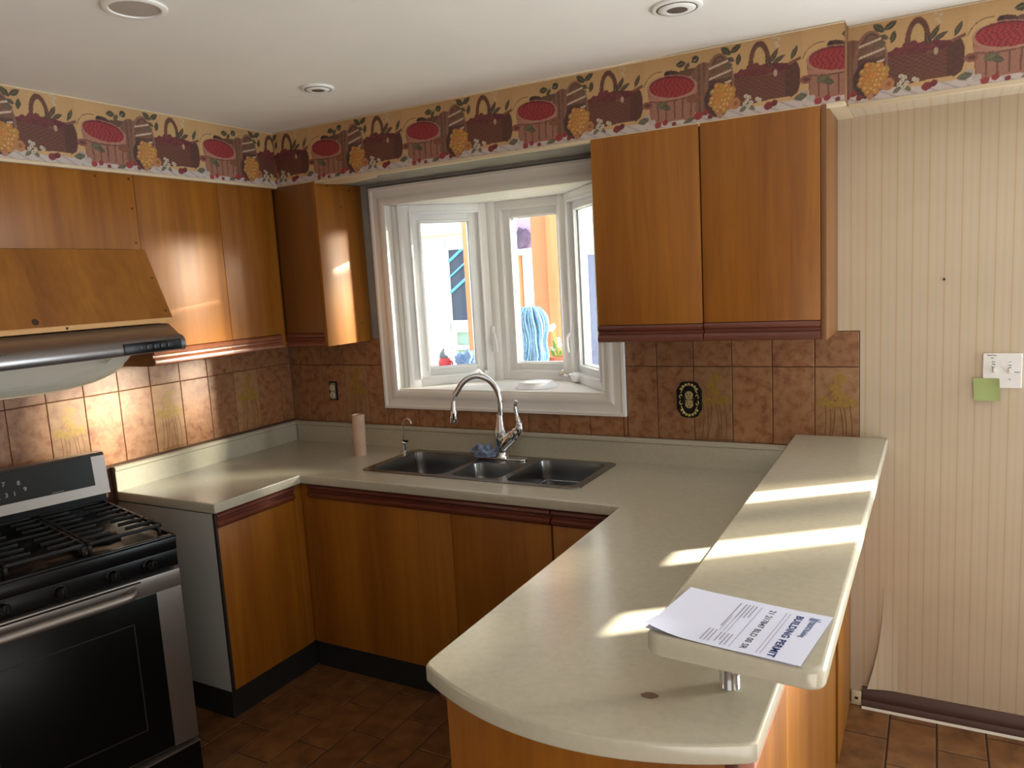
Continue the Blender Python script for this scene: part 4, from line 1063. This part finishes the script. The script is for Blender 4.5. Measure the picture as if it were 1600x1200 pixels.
# ------------------------------------------------------------------ outlets, switch, note
t = thing('outlet_cover', 'ornate black and gold outlet plate on the tiles right of the window', 'outlet', (2.249, -.003, 1.196))
hw, hh = .053, .076
half = [(0, hh), (.022, hh - .001), (.036, hh - .007), (.040, hh - .018), (.047, hh - .026), (hw, hh - .036), (hw, 0)]
ol = half + [(x, -z) for x, z in half[::-1][1:]]; ol = ol + [(-x, z) for x, z in ol[::-1][1:-1]]
b = BM(); prism(b, ol, lambda u, v, s: (2.249 + u, -.0005 - s, 1.196 + v), .0, .006); pl = obj('cover_plate', b, M['antique'], t)
b = BM()
for s in (1, -1):
    for k in range(7):
        a = R(25 + 130 * k / 6); p = Vector((2.249 + .036 * math.cos(a), -.008, 1.196 + s * (.030 + .036 * math.sin(a))))
        lathe(b, [(.006, 0), (.0055, .003), (.003, .005), (.0005, .0055)], p, 8, axis='y')
    tube(b, smooth_path([(2.249 - .034, -.008, 1.196 + s * .028), (2.249 - .02, -.009, 1.196 + s * .055), (2.249, -.009, 1.196 + s * .062), (2.249 + .02, -.009, 1.196 + s * .055), (2.249 + .034, -.008, 1.196 + s * .028)], 4), .0022, 6)
    for c in (-.037, .037):
        tube(b, smooth_path([(2.249 + c, -.008, 1.196 + s * .004), (2.249 + c * 1.08, -.009, 1.196 + s * .014), (2.249 + c * .9, -.009, 1.196 + s * .022), (2.249 + c * .78, -.008, 1.196 + s * .014)], 4), .002, 6)
    tube(b, smooth_path([(2.249 - .018, -.008, 1.196 + s * .006), (2.249, -.009, 1.196 + s * .001), (2.249 + .018, -.008, 1.196 + s * .006)], 4), .0018, 6)
obj('gilt_scrollwork', b, M['gold'], pl)
def receptacle(x, y, z, parent, mat):
    for s in (1, -1):
        b = BM(); lathe(b, [(.017, 0), (.0165, .004), (.0155, .005), (.001, .005)], (x, y, z + s * .0195), 20, axis='y'); rc = obj('receptacle', b, mat, parent)
        b = BM(); box(b, x - .0075, x - .005, y - .0058, y - .0046, z + s * .0195 - .001, z + s * .0195 + .008); box(b, x + .005, x + .0075, y - .0058, y - .0046, z + s * .0195 - .001, z + s * .0195 + .008); lathe(b, [(.0028, 0), (.0028, .0012)], (x, y - .0046, z + s * .0195 - .008), 8, axis='y'); obj('slots', b, M['box_dark'], rc)
receptacle(2.249, -.0065, 1.196, t, plain('brass_ivory', (176, 158, 104), .4))
t = thing('wall_outlet', 'uncovered outlet in a dark wall box near the back corner', 'outlet', (.300, -.003, 1.194))
b = BM(); P_ = rrect(.270, .331, 1.143, 1.246, .004); vs = [b.verts.new((x, -.0012, z)) for x, z in P_]; b.faces.new(vs); obj('wall_box', b, M['box_dark'], t, None)
b = BM(); box(b, .2835, .3165, -.011, -.0012, 1.150, 1.238, .003); obj('strap', b, plain('outlet_strap', (132, 122, 104), .5), t)
receptacle(.300, -.0105, 1.192, t, M['ivory'])
t = thing('light_switch', 'white two-gang switch plate with pencilled notes on the wallpaper', 'switch', (3.348, -.001, 1.325))
me = curve_prism([rrect(-.0575, .0575, -.0605, .0605, .004)], 0, .007, .002); me.transform(Matrix.Translation((3.348, -.0003, 1.325)) @ Matrix.Rotation(R(90), 4, 'X')); pl = meshobj('cover_plate', me, M['plate_white'], t, 40)
for x in (3.325, 3.371):
    b = BM(); prism(b, [(-.005, -.010), (.005, -.010), (.005, .010), (-.005, .010)], lambda u, v, s: (x + u * (1 - .3 * s), -.007 - .008 * s, 1.325 + v * (1 - .4 * s) + .004 * s), 0, 1); obj('toggle', b, M['plate_white'], t)
    for z in (1.355, 1.295): obj('screw', lathe(BM(), [(.003, 0), (.003, .001), (.001, .0014)], (x, -.0073, z), 10, axis='y'), M['steel'], pl)
b = BM()
for s in (((3.302, 1.381), (3.310, 1.378), (3.318, 1.380), (3.330, 1.377)), ((3.314, 1.371), (3.322, 1.369)), ((3.318, 1.359), (3.320, 1.355)), ((3.318, 1.349), (3.328, 1.346)), ((3.317, 1.342), (3.320, 1.336), (3.326, 1.338)), ((3.318, 1.331), (3.326, 1.330)), ((3.366, 1.345), (3.375, 1.344)), ((3.366, 1.334), (3.372, 1.337), (3.376, 1.330)), ((3.368, 1.329), (3.377, 1.328)), ((3.383, 1.321), (3.399, 1.320))):
    tube(b, smooth_path([(x, -.0075, z) for x, z in s], 4) if len(s) > 2 else [(x, -.0075, z) for x, z in s], .0011, 5)
obj('pencil_notes', b, M['ink_black'], pl)
b = BM(); g = []
for j in range(9):
    z = 1.299 - .078 * j / 8; g.append([b.verts.new((3.262 + .078 * i / 8 + .0006 * j, -.0085 - .010 * (j / 8) ** 2 - .006 * (max(0, i - 5) / 3) ** 2 * (1 if j < 3 else .4), z)) for i in range(9)])
for a, c in zip(g, g[1:]):
    for i in range(8): b.faces.new((a[i], a[i + 1], c[i + 1], c[i]))
o = obj('sticky_note', b, M['sticky'], None, 60, origin=(3.30, -.009, 1.26)); props(o, 'green sticky note overlapping the corner of the switch plate', 'note')
b = BM()
tt = thing('wall_jack', 'small beige wall jack at the end of the brown baseboard', 'outlet', (2.893, -.001, .0))
bx = obj('cover', box(BM(), 2.873, 2.910, -.016, -.0002, FZ + .002, .045, .003), M['ivory'], tt)
obj('socket', box(BM(), 2.886, 2.898, -.0172, -.0158, .012, .022), M['box_dark'], bx)
b = BM(); tube(b, [(3.168, .0, 1.646), (3.168, -.014, 1.648)], .0022, 8); lathe(b, [(.0045, .0), (.0045, .0015)], (3.168, -.014, 1.648), 10, axis='y')
o = obj('nail', b, M['screw'], None, origin=(3.168, 0, 1.646)); props(o, 'dark nail sticking out of the striped wallpaper', 'nail')

# ------------------------------------------------------------------ recessed ceiling lights
def downlight(x, y, r_, label, flat):
    t = thing('ceiling_light', label, 'light', (x, y, ZC), group='recessed ceiling lights')
    obj('trim_ring', lathe(BM(), [(r_, ZC - .0003), (r_ * .99, ZC - .005), (r_ * .92, ZC - .008), (r_ * .80, ZC - .007), (r_ * .76, ZC - .0004)], (x, y, 0), 40, close=False), M['white_paint'], t, 50)
    if flat: obj('lens', lathe(BM(), [(r_ * .785, ZC - .0035), (r_ * .3, ZC - .005), (.002, ZC - .0055)], (x, y, 0), 40), plain('grey_lens', (176, 164, 152), .6), t)
    else:
        e = obj('eyeball', lathe(BM(), [(r_ * .78, ZC - .0015), (r_ * .74, ZC - .008), (r_ * .6, ZC - .012), (r_ * .42, ZC - .012), (r_ * .40, ZC - .004), (.002, ZC - .003)], (x, y, 0), 40), M['white_paint'], t, 50)
        obj('lamp_opening', lathe(BM(), [(r_ * .395, ZC - .0105), (r_ * .2, ZC - .0095), (.002, ZC - .009)], (x, y, 0), 28), M['socket'], e)
        b = BM(); lathe(b, [(r_ * .80, ZC - .0078), (r_ * .765, ZC - .0088), (r_ * .75, ZC - .0078)], (x, y, 0), 40, close=False); obj('shadow_groove', b, M['socket'], t)
downlight(1.305, -1.718, .080, 'large recessed ceiling light with a flat grey lens, nearest the range', True)
downlight(1.090, -.806, .062, 'small recessed eyeball ceiling light left of the window', False)
downlight(2.472, -.800, .074, 'recessed eyeball ceiling light above the right-hand cabinet', False)

# ------------------------------------------------------------------ outdoors, seen through the bay
GZ = -.35
gr = obj('ground', box(BM(), -8, 4, .6, 14, GZ - .1, GZ), M['lawn'], None, None); gr['kind'] = 'structure'
nh = thing('neighbour_house', 'pale stucco house with a dark window beyond the bay window', 'building', (-2.5, 4.6, GZ))
b = BM()
wx0, wx1, wz0, wz1 = -1.88, -.95, .55, 2.24
for x0, x1, z0, z1 in ((-5, wx0, GZ, 5.2), (wx1, 1.6, GZ, 5.2), (wx0, wx1, GZ, wz0), (wx0, wx1, wz1, 5.2)): box(b, x0, x1, 4.5, 4.7, z0, z1)
obj('stucco_wall', b, M['stucco'], nh, None)
obj('stucco_band', box(BM(), -5, 1.6, 4.47, 4.505, 2.285, 2.30), M['trim_cream'], nh)
b = BM()
for q in ((wx0, wx1, wz1 - .12, wz1), (wx0, wx1, wz0, wz0 + .08), (wx0, wx0 + .015, wz0, wz1), (wx1 - .05, wx1, wz0, wz1), (wx0, wx1, 1.16, 1.30), (wx0, wx1, .95, 1.0)): box(b, q[0], q[1], 4.47, 4.62, q[2], q[3], .005)
fw = obj('window_frame', b, M['vinyl'], nh)
obj('window_glass', box(BM(), wx0 + .01, wx1, 4.515, 4.53, 1.28, wz1 - .1), M['dark_window'], fw, None)
obj('lower_panel', box(BM(), wx0, wx1, 4.59, 4.62, wz0, 1.3), plain('pale_green_panel', (168, 200, 190), .6), fw, None)
b = BM()
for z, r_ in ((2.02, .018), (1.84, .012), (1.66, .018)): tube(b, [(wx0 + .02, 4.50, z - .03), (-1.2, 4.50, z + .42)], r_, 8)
obj('reflection_bar', b, M['sky_reflection'], fw)  # sky reflections in the far glass, modelled as coloured bars
b = BM(); vx0, vx1, vz0, vz1 = -.12, .75, .45, 2.05
for q in ((vx0, vx1, vz1 - .1, vz1), (vx0, vx1, vz0, vz0 + .08), (vx0, vx0 + .03, vz0, vz1), (vx1 - .05, vx1, vz0, vz1)): box(b, q[0], q[1], 4.45, 4.499, q[2], q[3], .004)
fw2 = obj('window_frame', b, M['vinyl'], nh); obj('window_glass', box(BM(), vx0 + .02, vx1, 4.47, 4.499, vz0, vz1 - .05), plain('grey_blue_far_glass', (104, 114, 144), .7), fw2, None)
obj('downspout', box(BM(), -.26, -.16, 4.42, 4.499, GZ, 5.0, .01), plain('grey_downspout', (150, 152, 162), .6), nh)
# unseen slab added off to the right to keep direct sun off the bay
t = thing('bay_sun_blocker', 'flat white slab on posts, added outside to block the sun', 'bay_sun_blocker', (7.0, 5.0, GZ))
def along(D, c): return (1.3 + .792 * D - .610 * c, .3 + .610 * D + .792 * c)
P4 = [along(7.3, .75), along(7.3, -.62), along(9.3, -.62), along(9.3, .75)]
b = BM(); prism(b, P4, lambda u, v, s: (u, v, s), 2.62, 3.36); obj('block_slab', b, M['white_paint'], t)
for x, y in P4: obj('post', box(BM(), x - .04, x + .04, y - .04, y + .04, GZ, 2.66), M['white_paint'], t)
t = thing('door_sun_blocker', 'low white slab on posts, added outside to block the sun', 'door_sun_blocker', (9.0, 3.0, GZ))  # unseen slab added to keep strong sun off the peninsula side
P4 = [along(8.0, -2.28), along(8.0, -3.1), along(9.0, -3.1), along(9.0, -2.28)]
b = BM(); prism(b, P4, lambda u, v, s: (u, v, s), 1.92, 2.5); obj('low_block_slab', b, M['white_paint'], t)
for x, y in P4: obj('post', box(BM(), x - .04, x + .04, y - .04, y + .04, GZ, 1.92), M['white_paint'], t)
# porch timber
t = thing('porch_post', 'upright cedar porch post seen through the left casement', 'post', (.46, 1.24, GZ)); obj('shaft', box(BM(), .424, .505, 1.20, 1.28, GZ, 3.4, .004), M['pine_post'], t); obj('post_base', box(BM(), .41, .52, 1.185, 1.295, GZ, GZ + .12, .004), M['steel'], t)
t = thing('porch_wall', 'weathered plywood porch panel behind the blue mop', 'panel', (1.0, 1.5, GZ))
obj('plywood_sheet', box(BM(), .775, 1.04, 1.5, 1.52, GZ, 3.2, .002), M['plywood'], t); obj('edge_stud', box(BM(), .905, .99, 1.46, 1.499, GZ, 3.2, .003), M['pine_post'], t)
t = thing('timber_frame', 'thin brown stud standing in front of a lilac board', 'panel', (.2, 2.5, GZ))
obj('lilac_board', box(BM(), -.05, .42, 2.56, 2.6, 1.98, 3.2), M['lilac'], t); obj('white_board', box(BM(), .14, .42, 2.56, 2.6, GZ, 1.93), plain('white_wash_board', (226, 220, 224), .8), t)
obj('stud', box(BM(), .045, .13, 2.5, 2.58, GZ, 1.95, .003), M['pine_post'], t); obj('cross_rail', box(BM(), -.02, .42, 2.5, 2.6, 1.93, 1.98, .003), M['vinyl'], t)
b = BM(); bmesh.ops.create_icosphere(b, subdivisions=3, radius=1)
for v in b.verts:
    d = 1 + .5 * noise.noise(v.co * 2.2); v.co = Vector((.165 + v.co.x * .085 * d, 2.522 + v.co.y * .024 * d, 2.065 + v.co.z * .075 * d))
bmesh.ops.translate(b, verts=b.verts, vec=(0, 0, 1.981 - min(v.co.z for v in b.verts)))
o = obj('dark_bundle', b, plain('charcoal_bundle', (96, 88, 116), .8, var=.3, scale=12), None, 60, origin=(.165, 2.53, 2.0)); props(o, 'dark lumpy bundle sitting on the outdoor cross rail', 'bundle')
# work table below the sill
TZ = 1.195
t = thing('patio_table', 'pale outdoor table standing just below the bay window', 'table', (1.0, .85, GZ))
obj('table_top', box(BM(), .1, 1.75, .56, 1.12, TZ - .03, TZ, .004), M['deck'], t)
for x in (.14, 1.68):
    for y in (.6, 1.06): obj('leg', box(BM(), x, x + .05, y, y + .05, GZ, TZ - .03, .003), M['deck'], t)
# string mop, head up
mo = thing('string_mop', 'blue string mop propped head up outside the centre window', 'mop', (1.10, .80, TZ))
b = BM(); rnd = random.Random(11)
hx, hy, hz = 1.105, .80, 1.545
for k in range(170):
    a = rnd.uniform(0, 2 * PI); rr = rnd.uniform(.045, .098); drop = rnd.uniform(.30, .345)
    pts = [(hx + .015 * math.cos(a), hy + .015 * math.sin(a), hz + .02), (hx + rr * .55 * math.cos(a), hy + rr * .55 * math.sin(a), hz + .03 - rr * .1), (hx + rr * math.cos(a), hy + rr * math.sin(a), hz - .03), (hx + rr * 1.05 * math.cos(a + .1), hy + rr * math.sin(a + .1), hz - .10)]
    pinch = .72 + .2 * rnd.random()
    pts += [(hx + rr * pinch * math.cos(a + .15), hy + rr * pinch * math.sin(a + .15), hz - .17), (hx + rr * .95 * math.cos(a + .1 + rnd.uniform(-.2, .2)), hy + rr * .95 * math.sin(a + .1), hz - .25), (hx + rr * .85 * math.cos(a + rnd.uniform(-.3, .3)), hy + rr * .85 * math.sin(a), hz - drop)]
    tube(b, smooth_path(pts, 3), .0058, 5)
st = obj('strands', b, M['mop'], mo, 60); st['kind'] = 'stuff'
obj('core', lathe(BM(), [(.05, TZ + .01), (.065, TZ + .15), (.075, hz - .08), (.05, hz), (.01, hz + .02)], (hx, hy, 0), 16), M['mop'], mo)
b = BM(); tube(b, [(hx + .0, hy, TZ), (hx, hy, hz - .05)], .012, 10); obj('handle', b, M['deck'], mo)
# flower pot
fp = thing('flower_pot', 'terracotta pot with cream flowers right of the mop', 'plant', (1.185, .985, TZ))
cx, cy = 1.185, .985
obj('pot', lathe(BM(), [(.045, TZ), (.062, TZ + .05), (.070, TZ + .052), (.072, TZ + .072), (.064, TZ + .072), (.06, TZ + .055), (.002, TZ + .05)], (cx, cy, 0), 28), M['terracotta'], fp)
for dx, dy, h, s in ((-.035, 0, .115, .022), (.012, .0, .14, .02), (-.045, .02, .24, .028), (-.018, -.01, .25, .022), (.0, .015, .17, .018)):
    b = BM(); tube(b, smooth_path([(cx, cy, TZ + .055), (cx + dx * .6, cy + dy * .6, TZ + h * .6), (cx + dx, cy + dy, TZ + h)], 5), .0022, 6)
    stm = obj('stem', b, M['leaf'], fp)
    b = BM()
    for k in range(5):
        a = 2 * PI * k / 5; p0 = Vector((cx + dx, cy + dy, TZ + h)); d = Vector((math.cos(a) * .8, -.35 + .2 * math.sin(a), math.sin(a))); d.normalize(); q = d.cross(Vector((0, 1, 0))).normalized()
        vs = [b.verts.new(p0), b.verts.new(p0 + d * s * .6 + q * s * .4), b.verts.new(p0 + d * s * 1.05 + Vector((0, -.004, 0))), b.verts.new(p0 + d * s * .6 - q * s * .4)]; b.faces.new(vs)
    obj('blossom', b, M['petal'], stm)
for dx, dz, s in ((-.03, .085, .03), (-.02, .13, .026), (-.04, .10, .02), (.02, .09, .024), (-.025, .155, .02)):
    b = BM(); p0 = Vector((cx + dx, cy - .015, TZ + dz)); vs = [b.verts.new(p0 + Vector(q) * s) for q in ((0, 0, -.6), (.5, -.2, 0), (.1, -.1, .9), (-.5, .1, .2))]; b.faces.new(vs); tube(b, [p0 - Vector((0, 0, .6 * s)), (cx, cy, TZ + .06)], .0015, 5); obj('leaf', b, M['leaf'], fp)
# white board and small red lantern
o = obj('white_card', prism(BM(), [(1.232, TZ), (1.30, TZ), (1.30, TZ + .14), (1.27, TZ + .17)], lambda u, v, s: (u, s, v), 1.075, 1.095), M['foam'], None, origin=(1.26, 1.085, TZ)); props(o, 'white board with a slanted edge leaning beside the flower pot', 'board')
t = thing('red_bottle', 'red bottle with a grey cap outside the left casement', 'bottle', (.425, .90, TZ))
obj('bottle_body', lathe(BM(), [(.036, TZ), (.040, TZ + .01), (.040, TZ + .05), (.033, TZ + .065), (.030, TZ + .075)], (.425, .9, 0), 24), M['red'], t)
obj('cap', lathe(BM(), [(.032, TZ + .075), (.033, TZ + .085), (.024, TZ + .11), (.012, TZ + .122), (.011, TZ + .13), (.002, TZ + .132)], (.425, .9, 0), 24), M['grey_cap'], t)
b = BM(); tube(b, smooth_path([(.463, .9, TZ + .055), (.478, .9, TZ + .05), (.48, .9, TZ + .02), (.464, .9, TZ + .012)], 4), .005, 8); obj('grip', b, M['red'], t)
o = crumple('blue_bag', M['blue_bag'], (.575, .93, TZ + .001), .075, .06, .06, 5); props(o, 'crumpled pale blue plastic bag next to the red bottle', 'bag')
